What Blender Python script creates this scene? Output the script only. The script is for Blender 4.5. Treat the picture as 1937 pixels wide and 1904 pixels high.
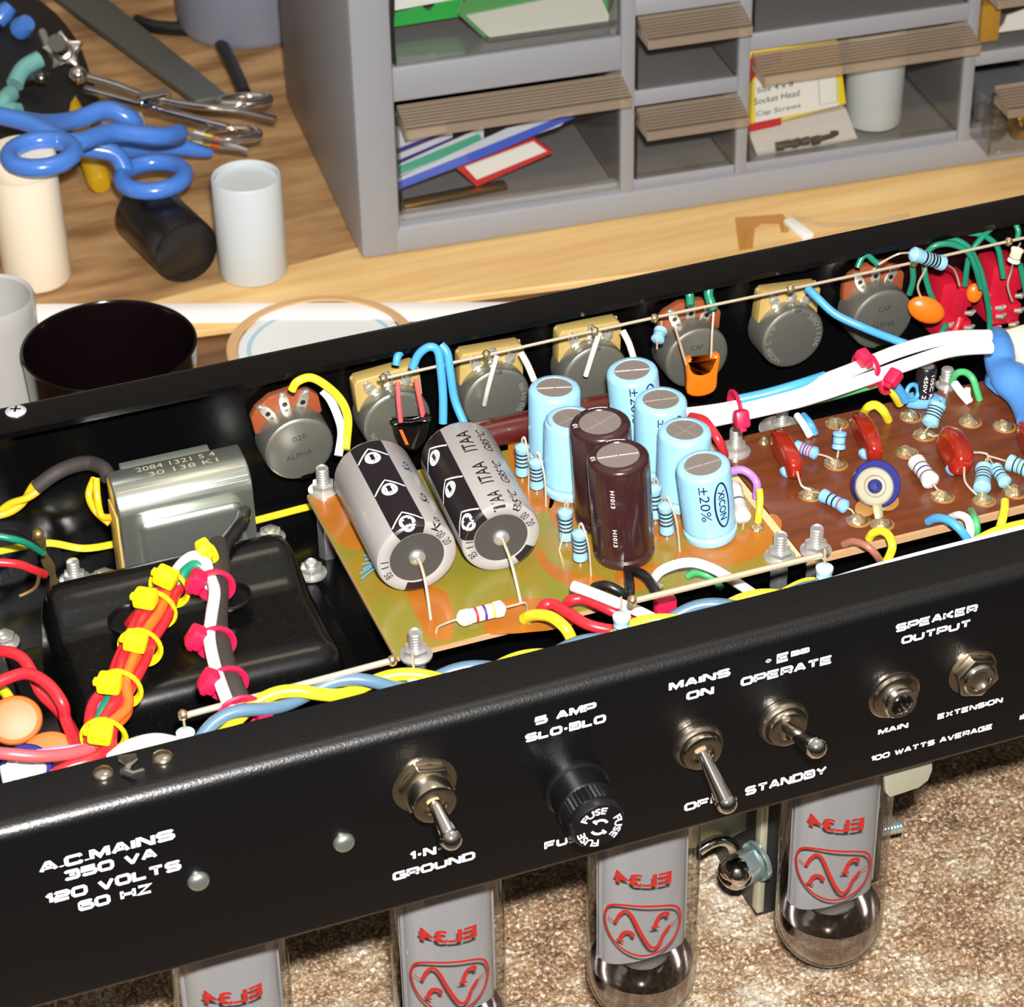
import bpy, bmesh, math, random
from mathutils import Vector, Matrix, noise
random.seed(7)
PI = math.pi
R = math.radians
for o in list(bpy.data.objects):
    bpy.data.objects.remove(o)
SC = bpy.context.scene
COL = SC.collection
# ---------------------------------------------------------------- camera (all lengths below are millimetres, MM turns them into metres)
MM = 0.001
FPX, CX, CY = 5000.0, 968.5, 952.0
EYE = Vector((-186.5, -505.07, 442.76))
pt_, yw_, rl_ = R(35.24), R(-19.917), R(-1.228)
_right = Vector((math.cos(yw_), math.sin(yw_), 0))
FWD = Vector((-math.sin(yw_) * math.cos(pt_), math.cos(yw_) * math.cos(pt_), -math.sin(pt_)))
_up = _right.cross(FWD)
RIGHT = math.cos(rl_) * _right + math.sin(rl_) * _up
UP = -math.sin(rl_) * _right + math.cos(rl_) * _up
cd = bpy.data.cameras.new('camera')
cd.sensor_width = 36.0
cd.lens = 36.0 * FPX / 1937.0
cd.clip_start = 0.02
cd.clip_end = 20
cd.dof.use_dof = True
cd.dof.focus_distance = 0.80
cd.dof.aperture_fstop = 45
cam = bpy.data.objects.new('camera', cd)
COL.objects.link(cam)
cam.matrix_world = Matrix.Translation(EYE * MM) @ Matrix((RIGHT, UP, -FWD)).transposed().to_4x4()
SC.camera = cam
# ---------------------------------------------------------------- light: the room's dim warm air, an added overhead fill, the camera's flash
W = bpy.data.worlds.new('room_air')
SC.world = W
W.use_nodes = True
_n = W.node_tree.nodes; _l = W.node_tree.links
_tc = _n.new('ShaderNodeTexCoord'); _sx = _n.new('ShaderNodeSeparateXYZ'); _rp = _n.new('ShaderNodeValToRGB')
_mr = _n.new('ShaderNodeMapRange'); _mr.inputs['From Min'].default_value = -1
_l.new(_tc.outputs['Generated'], _sx.inputs[0]); _l.new(_sx.outputs['Z'], _mr.inputs['Value']); _l.new(_mr.outputs[0], _rp.inputs[0]); _l.new(_rp.outputs[0], _n['Background'].inputs[0])
while len(_rp.color_ramp.elements) < 4: _rp.color_ramp.elements.new(.5)
for _e, (_p, _v) in zip(_rp.color_ramp.elements, ((.30, .02), (.55, .05), (.72, .22), (.90, .62))):        # dark walls, pale ceiling
    _e.position = _p; _e.color = (_v, _v * .92, _v * .82, 1)
_n['Background'].inputs[1].default_value = 0.85
def area_light(name, loc, target, size, watts, col):
    l = bpy.data.lights.new(name, 'AREA')
    l.shape = 'RECTANGLE'; l.size, l.size_y = size[0] * MM, size[1] * MM
    l.energy = watts; l.color = col
    o = bpy.data.objects.new(name, l); COL.objects.link(o)
    loc, target = Vector(loc), Vector(target)
    z = (loc - target).normalized()
    o.rotation_euler = z.to_track_quat('Z', 'Y').to_euler()
    o.location = loc * MM
    return o
FLASH = EYE + UP * 54 + RIGHT * 18 - FWD * 10
area_light('camera_flash', FLASH, (40, 190, -60), (34, 20), 19.0, (1.0, 0.97, 0.95))
area_light('overhead_fill', (350, 250, 1700), (100, 250, 0), (500, 500), 3.0, (1.0, 0.82, 0.6))  # unseen overhead light, added for soft highlights on the metal
SC.view_settings.view_transform = 'Standard'
SC.view_settings.look = 'None'
SC.view_settings.exposure = 0.0
SC.view_settings.gamma = 1.0
SC.view_settings.use_curve_mapping = False
# ---------------------------------------------------------------- where a pixel's ray meets a plane
def ray(px, py):
    return (px - CX) / FPX * RIGHT - (py - CY) / FPX * UP + FWD
def P(px, py, z):
    q = ray(px, py)
    return EYE + q * ((z - EYE.z) / q.z)
def Y(px, py, y):
    q = ray(px, py)
    return EYE + q * ((y - EYE.y) / q.y)
def mmpx(p):
    return (Vector(p) - EYE).dot(FWD) / FPX
# ---------------------------------------------------------------- materials
def srgb(c):
    return tuple((x / 255 / 12.92 if x / 255 <= 0.04045 else ((x / 255 + 0.055) / 1.055) ** 2.4) for x in c) + (1,)
MATS = {}
def mat(name, col, rough=0.45, metal=0.0, spec=0.5, coat=0.0, bump=None, col2=None, nscale=80, ramp=(0.4, 0.6), stretch=None, trans=0, alpha=1, sss=0, detail=4):
    if name in MATS:
        return MATS[name]
    m = bpy.data.materials.new(name); m.use_nodes = True
    nt = m.node_tree; b = nt.nodes['Principled BSDF']
    b.inputs['Base Color'].default_value = srgb(col)
    b.inputs['Roughness'].default_value = rough
    b.inputs['Metallic'].default_value = metal
    b.inputs['Specular IOR Level'].default_value = spec
    b.inputs['Coat Weight'].default_value = coat
    b.inputs['Coat Roughness'].default_value = 0.08
    b.inputs['Transmission Weight'].default_value = trans
    b.inputs['Alpha'].default_value = alpha
    if sss:
        b.inputs['Subsurface Weight'].default_value = sss
        b.inputs['Subsurface Radius'].default_value = (1, 1, 1)
        b.inputs['Subsurface Scale'].default_value = 0.003
    if col2 or bump:
        tc = nt.nodes.new('ShaderNodeTexCoord'); mp = nt.nodes.new('ShaderNodeMapping')
        nt.links.new(tc.outputs['Object'], mp.inputs[0])
        if stretch:
            mp.inputs['Scale'].default_value = stretch
    if col2:
        n = nt.nodes.new('ShaderNodeTexNoise'); n.inputs['Scale'].default_value = nscale; n.inputs['Detail'].default_value = detail
        nt.links.new(mp.outputs[0], n.inputs['Vector'])
        r = nt.nodes.new('ShaderNodeValToRGB')
        r.color_ramp.elements[0].position, r.color_ramp.elements[1].position = ramp
        r.color_ramp.elements[0].color = srgb(col); r.color_ramp.elements[1].color = srgb(col2)
        nt.links.new(n.outputs[0], r.inputs[0]); nt.links.new(r.outputs[0], b.inputs['Base Color'])
    if bump:
        n = nt.nodes.new('ShaderNodeTexNoise'); n.inputs['Scale'].default_value = bump[0]; n.inputs['Detail'].default_value = 3
        nt.links.new(mp.outputs[0], n.inputs['Vector'])
        bp = nt.nodes.new('ShaderNodeBump'); bp.inputs['Strength'].default_value = bump[1]; bp.inputs['Distance'].default_value = bump[2] * MM
        nt.links.new(n.outputs[0], bp.inputs['Height']); nt.links.new(bp.outputs[0], b.inputs['Normal'])
    MATS[name] = m
    return m
def clear(name, tint=(255, 255, 255), f0=1.0, rough=0.03, body=0.0, bodycol=(200, 200, 190)):
    """thin clear plastic or blown glass: see-through with a fresnel sheen"""
    if name in MATS:
        return MATS[name]
    m = bpy.data.materials.new(name); m.use_nodes = True
    nt = m.node_tree; nt.nodes.clear()
    out = nt.nodes.new('ShaderNodeOutputMaterial'); t = nt.nodes.new('ShaderNodeBsdfTransparent'); g = nt.nodes.new('ShaderNodeBsdfGlossy')
    d = nt.nodes.new('ShaderNodeBsdfDiffuse'); m0 = nt.nodes.new('ShaderNodeMixShader'); mx = nt.nodes.new('ShaderNodeMixShader')
    f = nt.nodes.new('ShaderNodeLayerWeight'); f.inputs[0].default_value = 0.5
    pw = nt.nodes.new('ShaderNodeMath'); pw.operation = 'POWER'; pw.inputs[1].default_value = 4.0
    ml = nt.nodes.new('ShaderNodeMath'); ml.operation = 'MULTIPLY_ADD'; ml.inputs[1].default_value = 0.8; ml.inputs[2].default_value = 0.035 * f0
    t.inputs[0].default_value = srgb(tint); g.inputs['Roughness'].default_value = rough
    d.inputs[0].default_value = srgb(bodycol); m0.inputs[0].default_value = body
    nt.links.new(f.outputs['Facing'], pw.inputs[0]); nt.links.new(pw.outputs[0], ml.inputs[0])
    nt.links.new(t.outputs[0], m0.inputs[1]); nt.links.new(d.outputs[0], m0.inputs[2])
    nt.links.new(ml.outputs[0], mx.inputs[0]); nt.links.new(m0.outputs[0], mx.inputs[1]); nt.links.new(g.outputs[0], mx.inputs[2])
    nt.links.new(mx.outputs[0], out.inputs[0])
    MATS[name] = m
    return m
BLACK = mat('black_powder_coat', (6, 6, 7), 0.34, spec=0.55, bump=(1300, 0.45, 0.2))
GLOSSBLACK = mat('black_enamel', (8, 8, 8), 0.22, spec=0.5, bump=(500, 0.08, 0.2), col2=(26, 25, 22), nscale=900, ramp=(0.62, 0.7))
WHITEINK = mat('white_ink', (250, 250, 255), 0.5)
DARKINK = mat('navy_ink', (22, 28, 70), 0.4)
BLACKINK = mat('black_ink', (25, 22, 26), 0.35)
REDINK = mat('red_ink', (158, 32, 28), 0.45)
CHROME = mat('chrome', (232, 228, 224), 0.08, 1.0)
NICKEL = mat('nickel', (222, 210, 188), 0.17, 1.0)
ZINC = mat('zinc_plate', (190, 196, 186), 0.30, 0.9, bump=(300, 0.1, 0.3))
STEEL = mat('bright_steel', (215, 214, 210), 0.3, 0.8)
TIN = mat('tinned_copper', (208, 190, 164), 0.3, 0.5)
SOLDER = mat('solder', (222, 200, 156), 0.2, 0.9, bump=(420, 0.8, 1.0))
FLUX = mat('flux', (140, 94, 44), 0.15, coat=0.6)
BRASS = mat('brass', (190, 150, 70), 0.25, 1.0)
ALUCAN = mat('can_top', (150, 138, 132), 0.45, 0.55)
BLUECAP = mat('pale_blue_sleeve', (140, 190, 216), 0.3, coat=0.3)
BROWNCAP = mat('dark_brown_sleeve', (50, 26, 27), 0.22, coat=0.5)
GREYCAP = mat('pale_grey_sleeve', (152, 148, 145), 0.32, coat=0.2)
CAPBLACK = mat('black_stripe', (28, 22, 26), 0.3)
RUBBER = mat('rubber_bung', (60, 58, 56), 0.6)
RESBLUE = mat('resistor_blue', (120, 170, 215), 0.35)
RESPALE = mat('resistor_pale_blue', (132, 178, 196), 0.35)
RESCREAM = mat('resistor_cream', (226, 214, 190), 0.45)
RESGREY = mat('resistor_grey', (205, 198, 196), 0.4)
BANDS = {'k': mat('band_black', (25, 25, 35), 0.4), 'r': mat('band_red', (200, 40, 50), 0.4), 'v': mat('band_violet', (70, 50, 120), 0.4),
         'y': mat('band_yellow', (225, 200, 70), 0.4), 'g': mat('band_grey', (90, 90, 90), 0.4), 'o': mat('band_orange', (225, 110, 40), 0.4), 'n': mat('band_brown', (90, 50, 40), 0.4)}
def ins(name, c):
    return mat('insulation_' + name, c, 0.32, coat=0.15)
WIRE = {'red': ins('red', (196, 36, 46)), 'green': ins('green', (24, 120, 92)), 'yellow': ins('yellow', (222, 202, 40)), 'gold': ins('gold', (214, 166, 30)),
        'white': ins('white', (238, 232, 228)), 'blue': ins('blue', (70, 150, 205)), 'black': ins('black', (22, 21, 22)), 'orange': ins('orange', (226, 98, 36)),
        'steelblue': ins('steelblue', (84, 112, 134)), 'pink': ins('pink', (214, 80, 84)), 'purple': ins('purple', (160, 110, 180)), 'brown': ins('brown', (150, 96, 76)),
        'lilac': ins('lilac', (150, 140, 190)), 'sleeve': mat('sleeving', (48, 42, 38), 0.7), 'lime': ins('lime', (70, 165, 100)), 'bare': TIN, 'bronze': mat('bronze', (150, 125, 80), 0.4, 0.8),
        'cream': ins('cream', (226, 216, 196))}
TIEPINK = mat('cable_tie_pink', (196, 24, 66), 0.4)
TIEYELLOW = mat('cable_tie_yellow', (240, 205, 20), 0.4)
ORANGECAP = mat('orange_epoxy', (218, 104, 18), 0.3, coat=0.4)
REDFILM = mat('red_epoxy', (140, 28, 12), 0.22, coat=0.5)
REDSWITCH = mat('red_nylon', (174, 22, 44), 0.3)
PHENOL = mat('brown_phenolic', (136, 68, 36), 0.45)
CREAMPH = mat('cream_phenolic', (168, 144, 84), 0.4)
POTCAN = mat('pot_can', (172, 172, 160), 0.34, 0.85, bump=(500, 0.15, 0.3))
BOARD = mat('amber_laminate', (118, 112, 36), 0.25, coat=0.3, col2=(138, 108, 34), nscale=45, ramp=(0.42, 0.62))
TRACE = mat('copper_under_laminate', (152, 88, 24), 0.25, coat=0.3, col2=(160, 98, 30), nscale=60)
BOARDEDGE = mat('laminate_edge', (180, 140, 104), 0.6)
BROWNBOARD = mat('brown_laminate', (106, 53, 25), 0.3, col2=(86, 41, 19), nscale=130, ramp=(0.35, 0.7), stretch=(0.35, 2.5, 1), coat=0.15)
CABGREY = mat('grey_polystyrene', (146, 147, 151), 0.42, bump=(900, 0.05, 0.2))
CABDARK = mat('cabinet_inside', (52, 50, 50), 0.6)
DRAWER = clear('clear_polystyrene', (250, 250, 249), 1.0, 0.05, 0.015, (170, 165, 160))
HANDLE = clear('ribbed_clear_polystyrene', (242, 234, 222), 1.8, 0.12, 0.22, (228, 210, 188))
GLASS = clear('tube_glass', (246, 244, 240), 1.0, 0.02)
MICA = clear('clear_bag', (252, 252, 250), 1.3, 0.08, 0.05, (230, 230, 222))
# ---------------------------------------------------------------- mesh helpers
def BM():
    return bmesh.new()
def add(b, verts, faces, mi=0, mx=None, smooth=True):
    vs = [b.verts.new(mx @ Vector(v) if mx is not None else Vector(v)) for v in verts]
    for f in faces:
        if len(set(f)) > 2:
            try:
                g = b.faces.new([vs[i] for i in f])
                g.material_index = mi; g.smooth = smooth
            except ValueError:
                pass
    return vs
def take(b, t, mi=0, mx=None, smooth=True):
    t.verts.index_update()
    add(b, [v.co.copy() for v in t.verts], [[v.index for v in f.verts] for f in t.faces], mi, mx, smooth)
    t.free()
def box(b, lo, hi, bev=0.0, mi=0, mx=None, seg=2):
    t = bmesh.new(); bmesh.ops.create_cube(t, size=1)
    lo, hi = Vector(lo), Vector(hi)
    for v in t.verts:
        v.co = Vector([lo[i] + (v.co[i] + 0.5) * (hi[i] - lo[i]) for i in range(3)])
    if bev:
        bmesh.ops.bevel(t, geom=list(t.edges), offset=bev, segments=seg, profile=0.5, affect='EDGES')
    take(b, t, mi, mx)
def lathe(b, prof, n=24, mi=0, mx=None, cap=(True, True), a0=0, a1=2 * PI):
    """prof: (radius, height) or (radius, height, material) points about local z"""
    full = abs(a1 - a0 - 2 * PI) < 1e-6
    m = n if full else n + 1
    vs, rings = [], []
    for p in prof:
        rings.append(len(vs))
        for k in range(m):
            a = a0 + (a1 - a0) * k / n
            vs.append((p[0] * math.cos(a), p[0] * math.sin(a), p[1]))
    V = [b.verts.new(mx @ Vector(v) if mx is not None else Vector(v)) for v in vs]
    def face(idx, q):
        try:
            f = b.faces.new([V[i] for i in idx]); f.material_index = q; f.smooth = True
        except ValueError:
            pass
    for i in range(len(prof) - 1):
        q = prof[i][2] if len(prof[i]) > 2 else mi
        for k in range(n):
            k2 = (k + 1) % m
            face((rings[i] + k, rings[i] + k2, rings[i + 1] + k2, rings[i + 1] + k), q)
    if full and cap[0] and prof[0][0] > 1e-6:
        face([rings[0] + k for k in range(m)][::-1], prof[0][2] if len(prof[0]) > 2 else mi)
    if full and cap[1] and prof[-1][0] > 1e-6:
        face([rings[-1] + k for k in range(m)], prof[-2][2] if len(prof[-2]) > 2 else mi)
def cr(pts, k=6, closed=False):
    """a smooth curve through the points"""
    pts = [Vector(p) for p in pts]
    n = len(pts)
    if n < 3:
        return pts
    out = []
    for i in range(n if closed else n - 1):
        if closed:
            p0, p1, p2, p3 = pts[i - 1], pts[i], pts[(i + 1) % n], pts[(i + 2) % n]
        else:
            p0, p1, p2, p3 = pts[max(i - 1, 0)], pts[i], pts[i + 1], pts[min(i + 2, n - 1)]
        for j in range(k):
            t = j / k
            out.append(0.5 * ((2 * p1) + (p2 - p0) * t + (2 * p0 - 5 * p1 + 4 * p2 - p3) * t * t + (3 * p1 - p0 - 3 * p2 + p3) * t ** 3))
    if not closed:
        out.append(pts[-1])
    return out
def tube(b, pts, r, n=8, mi=0, closed=False, flat=1.0, hint=None):
    pts = [Vector(p) for p in pts]
    m = len(pts)
    if m < 2:
        return
    rr = r if isinstance(r, (list, tuple)) else [r] * m
    tan = []
    for i in range(m):
        a = pts[i - 1] if (i or closed) else pts[0]
        c = pts[(i + 1) % m] if (i < m - 1 or closed) else pts[-1]
        d = c - a
        tan.append(d.normalized() if d.length > 1e-9 else Vector((0, 0, 1)))
    u = Vector(hint) if hint else Vector((0.13, 0.31, 0.94))
    rings = []
    for i in range(m):
        t = tan[i]
        if hint:
            u = Vector(hint)
        u = u - t * u.dot(t)
        if u.length < 1e-4:
            u = t.orthogonal()
        u.normalize(); w = t.cross(u)
        rings.append([b.verts.new(pts[i] + rr[i] * (math.cos(2 * PI * k / n) * u * flat + math.sin(2 * PI * k / n) * w)) for k in range(n)])
    for i in range(m if closed else m - 1):
        A, B = rings[i], rings[(i + 1) % m]
        for k in range(n):
            f = b.faces.new((A[k], A[(k + 1) % n], B[(k + 1) % n], B[k])); f.material_index = mi; f.smooth = True
    if not closed:
        for q in (rings[0][::-1], rings[-1]):
            f = b.faces.new(q); f.material_index = mi
def prism(b, outline, z0, z1, mi=0, mx=None, bev=0.0, seg=2):
    t = bmesh.new()
    lo = [t.verts.new((p[0], p[1], z0)) for p in outline]
    hi = [t.verts.new((p[0], p[1], z1)) for p in outline]
    n = len(outline)
    t.faces.new(lo[::-1]); top = t.faces.new(hi)
    for k in range(n):
        t.faces.new((lo[k], lo[(k + 1) % n], hi[(k + 1) % n], hi[k]))
    bmesh.ops.recalc_face_normals(t, faces=list(t.faces))
    if bev:
        bmesh.ops.bevel(t, geom=list(t.edges), offset=bev, segments=seg, profile=0.5, affect='EDGES')
    take(b, t, mi, mx)
def ball(b, c, r, mi=0, n=12, mx=None):
    t = bmesh.new(); bmesh.ops.create_uvsphere(t, u_segments=n, v_segments=max(6, n * 2 // 3), radius=1)
    s = r if isinstance(r, (tuple, list)) else (r, r, r)
    for v in t.verts:
        v.co = Vector((v.co.x * s[0], v.co.y * s[1], v.co.z * s[2])) + Vector(c)
    take(b, t, mi, mx)
def fr(p0, z, hint=(0, 0, 1)):
    """frame at p0 whose local z runs along z and whose local x leans to hint"""
    p0, z, h = Vector(p0), Vector(z).normalized(), Vector(hint)
    x = h - z * h.dot(z)
    if x.length < 1e-4:
        x = z.orthogonal()
    x.normalize(); y = z.cross(x)
    m = Matrix((x, y, z)).transposed().to_4x4()
    return Matrix.Translation(p0) @ m
def ribbon(b, pts, w, fn, mi=0, closed=False):
    """flat stroke of width w along 2-D points, laid on a surface by fn(u, v)"""
    pts = [Vector(p).to_2d() for p in pts]
    n = len(pts); L = []
    for i in range(n):
        a = pts[i - 1] if (i or closed) else pts[i]
        c = pts[(i + 1) % n] if (i < n - 1 or closed) else pts[i]
        d = (c - a)
        d = d.normalized() if d.length > 1e-9 else Vector((1, 0))
        nn = Vector((-d.y, d.x)) * w / 2
        L.append((b.verts.new(fn(*(pts[i] + nn))), b.verts.new(fn(*(pts[i] - nn)))))
    for i in range(n if closed else n - 1):
        A, B = L[i], L[(i + 1) % n]
        f = b.faces.new((A[0], A[1], B[1], B[0])); f.material_index = mi
def patch(b, u0, u1, v0, v1, nu, nv, fn, mi=0):
    G = [[b.verts.new(fn(u0 + (u1 - u0) * i / nu, v0 + (v1 - v0) * j / nv)) for j in range(nv + 1)] for i in range(nu + 1)]
    for i in range(nu):
        for j in range(nv):
            f = b.faces.new((G[i][j], G[i + 1][j], G[i + 1][j + 1], G[i][j + 1])); f.material_index = mi; f.smooth = True
def oval(cx, cy, rx, ry, n=20, a0=0, a1=2 * PI):
    e = 0 if abs(a1 - a0 - 2 * PI) < 1e-6 else 1
    return [Vector((cx + rx * math.cos(a0 + (a1 - a0) * k / n), cy + ry * math.sin(a0 + (a1 - a0) * k / n), 0)) for k in range(n + e)]
_txt = {}
def glyphs(s, bold, fine=False):
    key = (s, bold, fine)
    if key not in _txt:
        c = bpy.data.curves.new('t', 'FONT'); c.body = s; c.size = 1; c.offset = bold; c.resolution_u = 3
        o = bpy.data.objects.new('t', c); COL.objects.link(o)
        bpy.context.view_layer.update()
        me = bpy.data.meshes.new_from_object(o.evaluated_get(bpy.context.evaluated_depsgraph_get()))
        vs = [v.co.copy() for v in me.vertices]; fs = [list(p.vertices) for p in me.polygons]
        bpy.data.objects.remove(o); bpy.data.curves.remove(c); bpy.data.meshes.remove(me)
        if fine:
            t = bmesh.new(); q = [t.verts.new(v) for v in vs]
            for f in fs:
                if len(set(f)) > 2:
                    try: t.faces.new([q[i] for i in f])
                    except ValueError: pass
            bmesh.ops.triangulate(t, faces=list(t.faces))
            for _ in range(3):
                bmesh.ops.subdivide_edges(t, edges=[e for e in t.edges if abs(e.verts[0].co.y - e.verts[1].co.y) > .16 or abs(e.verts[0].co.x - e.verts[1].co.x) > .3], cuts=1)
                bmesh.ops.triangulate(t, faces=list(t.faces))
            t.verts.index_update(); vs = [v.co.copy() for v in t.verts]; fs = [[v.index for v in f.verts] for f in t.faces]; t.free()
        x0, x1 = min(v.x for v in vs), max(v.x for v in vs); y0, y1 = min(v.y for v in vs), max(v.y for v in vs)
        _txt[key] = ([((v.x - x0) / (x1 - x0), (v.y - y0) / (y1 - y0)) for v in vs], fs)
    return _txt[key]
def text(b, s, w, h, fn, mi=0, bold=0.012, fine=False):
    """lettering w wide and h high, laid on a surface by fn(u, v)"""
    vs, fs = glyphs(s, bold, fine)
    add(b, [fn(u * w, v * h) for u, v in vs], fs, mi, None, False)
# ---------------------------------------------------------------- things and parts
ROOT = {}
def link(name, b, mats, mx):
    bmesh.ops.remove_doubles(b, verts=list(b.verts), dist=1e-5)
    inv = mx.inverted()
    for v in b.verts:
        v.co = (inv @ v.co) * MM
    bmesh.ops.recalc_face_normals(b, faces=list(b.faces))
    me = bpy.data.meshes.new(name)
    b.to_mesh(me); b.free()
    for m in (mats if isinstance(mats, (list, tuple)) else [mats]):
        me.materials.append(m)
    me.set_sharp_from_angle(angle=R(38))
    o = bpy.data.objects.new(name, me); COL.objects.link(o)
    return o
def props(o, label, cat, group=None, kind=None):
    o['label'] = label
    if cat: o['category'] = cat
    if group: o['group'] = group
    if kind: o['kind'] = kind
def place(o, mx):
    t = mx.copy(); t.translation = mx.translation * MM
    o.matrix_world = t
def thing(name, label, cat, base, group=None, rot=None):
    o = bpy.data.objects.new(name, None); COL.objects.link(o); o.empty_display_size = 0.005
    mx = Matrix.Translation(Vector(base))
    if rot is not None:
        mx = mx @ rot.to_4x4()
    ROOT[o.name] = mx; place(o, mx); props(o, label, cat, group)
    return o
def part(name, b, mats, parent, label=None):
    o = link(name, b, mats, ROOT[parent.name])
    o.parent = parent; ROOT[o.name] = ROOT[parent.name]
    if parent.parent is None and parent.type != 'EMPTY':
        pass
    if label: o['label'] = label
    return o
def one(name, b, mats, label, cat, group=None, kind=None):
    """a thing that is one mesh; its origin is at the foot of its bounding box"""
    xs = [v.co for v in b.verts]
    c = Vector([(min(v[i] for v in xs) + max(v[i] for v in xs)) / 2 for i in range(3)]); c.z = min(v.z for v in xs)
    mx = Matrix.Translation(c)
    o = link(name, b, mats, mx)
    place(o, mx); props(o, label, cat, group, kind)
    ROOT[o.name] = mx
    return o
# ================================================================ bench, carpet, cabinet, chassis shell
ZB = -180.0
PINE = mat('pale_pine', (232, 198, 138), 0.45, col2=(214, 170, 104), nscale=34, ramp=(0.3, 0.75), stretch=(0.35, 5, 1), spec=0.3)
PLY = mat('stained_plywood', (192, 152, 104), 0.55, col2=(132, 94, 58), nscale=26, ramp=(0.38, 0.68), stretch=(0.6, 2.6, 1), spec=0.3, detail=8)
HARDB = mat('brown_hardboard', (128, 92, 60), 0.6, col2=(104, 72, 46), nscale=30, stretch=(1, 4, 1), spec=0.3)
FLOORM = mat('room_floor', (110, 96, 82), .7)
b = BM(); box(b, (-1500, -1600, -960), (2000, 1600, -940)); one('floor', b, FLOORM, 'room floor far below the workbench', 'floor', kind='structure')
b = BM(); box(b, (-1500, 1600, -960), (2000, 1620, 1500)); one('wall_back', b, mat('room_wall', (150, 140, 126), .8), 'plain wall behind the workbench', 'wall', kind='structure')
bench = thing('workbench', 'wooden workbench top of pale pine and stained plywood boards behind the amplifier', 'workbench', (300, 700, ZB - 40))
SA, SB = P(430, 530, ZB), P(640, 475, ZB)
sd = (SB - SA).normalized()
def seam(x, off=0):
    return Vector((x, SA.y + (x - SA.x) * sd.y / sd.x + off, 0))
EA, EB = P(373, 626, ZB), P(562, 601.5, ZB)
ed = (EB - EA).normalized()
def edge(x):
    return Vector((x, EA.y + (x - EA.x) * ed.y / ed.x, 0))
b = BM(); prism(b, [Vector((-420, edge(-420).y + .5, 0)), edge(-96) + Vector((0, .5, 0)), seam(-95), seam(900), Vector((900, 1500, 0)), Vector((-420, 1500, 0))], ZB - 4.5, ZB - 0.6, 0, bev=0.6, seg=1)
part('plywood_sheet', b, PLY, bench)
b = BM(); prism(b, [edge(-95), edge(900), seam(900, -0.7), seam(-95, -0.7)], ZB - 4, ZB, 0, bev=0.8, seg=1)
part('pine_board', b, PINE, bench)
b = BM(); box(b, (-420, 205, ZB - 40), (900, 640, ZB - 5), 0.6); part('hardboard_panel', b, HARDB, bench)
b = BM(); box(b, (-420, -46, ZB - 40), (900, 205, ZB - 5), 0.6); part('hardboard_panel', b, HARDB, bench)
for x, y in ((-380, 0), (860, 0), (-380, 1460), (860, 1460)):
    b = BM(); box(b, (x - 35, y - 35, -940), (x + 35, y + 35, ZB - 40), 2); part('leg', b, PINE, bench)
b = BM(); box(b, (-420, 640.5, ZB - 40), (900, 1500, ZB - 19), .6); part('hardboard_panel', b, HARDB, bench)
GROOVE_SHADE = clear('handle_groove_shade', (205, 192, 174), 1.0, .3, .42, (128, 112, 96))  # groove faces coloured darker to imitate the shading between the clear ribs
# ---- carpet: a low pile of uneven tufts
def carpet():
    x0, x1, y0, y1, st = -200, 330, -44, 235, .95
    nx, ny = int((x1 - x0) / st), int((y1 - y0) / st)
    b = BM(); rows = []
    for j in range(ny + 1):
        row = []
        for i in range(nx + 1):
            x, y = x0 + st * i, y0 + st * j
            h = noise.noise(Vector((x * .11, y * .11, 3))) * 1.2 + noise.noise(Vector((x * .42, y * .42, 0))) * .7 + random.random() * 1.1
            row.append(b.verts.new((x + random.uniform(-.35, .35), y + random.uniform(-.35, .35), ZB + 2.6 + h)))
        rows.append(row)
    for j in range(ny):
        for i in range(nx):
            f = b.faces.new((rows[j][i], rows[j][i + 1], rows[j + 1][i + 1], rows[j + 1][i])); f.smooth = True
    lo = [b.verts.new((x, y, ZB - 4.8)) for x, y in ((x0, y0), (x1, y0), (x1, y1), (x0, y1))]
    b.faces.new((rows[0][0], rows[0][-1], lo[1], lo[0])); b.faces.new(lo[::-1])
    m = mat('tan_carpet', (176, 136, 92), 0.75, spec=0.35, bump=(1500, 0.5, 0.6))
    nt = m.node_tree; bs = nt.nodes['Principled BSDF']
    tc = nt.nodes.new('ShaderNodeTexCoord')
    n1 = nt.nodes.new('ShaderNodeTexNoise'); n1.inputs['Scale'].default_value = 42; n1.inputs['Detail'].default_value = 4; n1.inputs['Roughness'].default_value = .7
    n2 = nt.nodes.new('ShaderNodeTexNoise'); n2.inputs['Scale'].default_value = 760; n2.inputs['Detail'].default_value = 3
    r1 = nt.nodes.new('ShaderNodeValToRGB'); r2 = nt.nodes.new('ShaderNodeValToRGB'); mx = nt.nodes.new('ShaderNodeMix'); mx.data_type = 'RGBA'; mx.inputs[0].default_value = .5
    for r, cols in ((r1, [(.34, (84, 56, 38)), (.45, (130, 98, 70)), (.54, (152, 130, 102)), (.66, (204, 196, 178))]), (r2, [(.36, (58, 42, 30)), (.5, (134, 108, 80)), (.6, (188, 172, 146)), (.72, (255, 250, 240))])):
        while len(r.color_ramp.elements) < 4: r.color_ramp.elements.new(.5)
        for e, (p, c) in zip(r.color_ramp.elements, cols): e.position = p; e.color = srgb(c)
    for n, r in ((n1, r1), (n2, r2)):
        nt.links.new(tc.outputs['Object'], n.inputs['Vector']); nt.links.new(n.outputs[0], r.inputs[0])
    nt.links.new(r1.outputs[0], mx.inputs[6]); nt.links.new(r2.outputs[0], mx.inputs[7]); nt.links.new(mx.outputs[2], bs.inputs['Base Color'])
    one('carpet', b, m, 'mottled tan and cream carpet piece under the amplifier and its glass tubes', 'carpet')
carpet()
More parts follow.
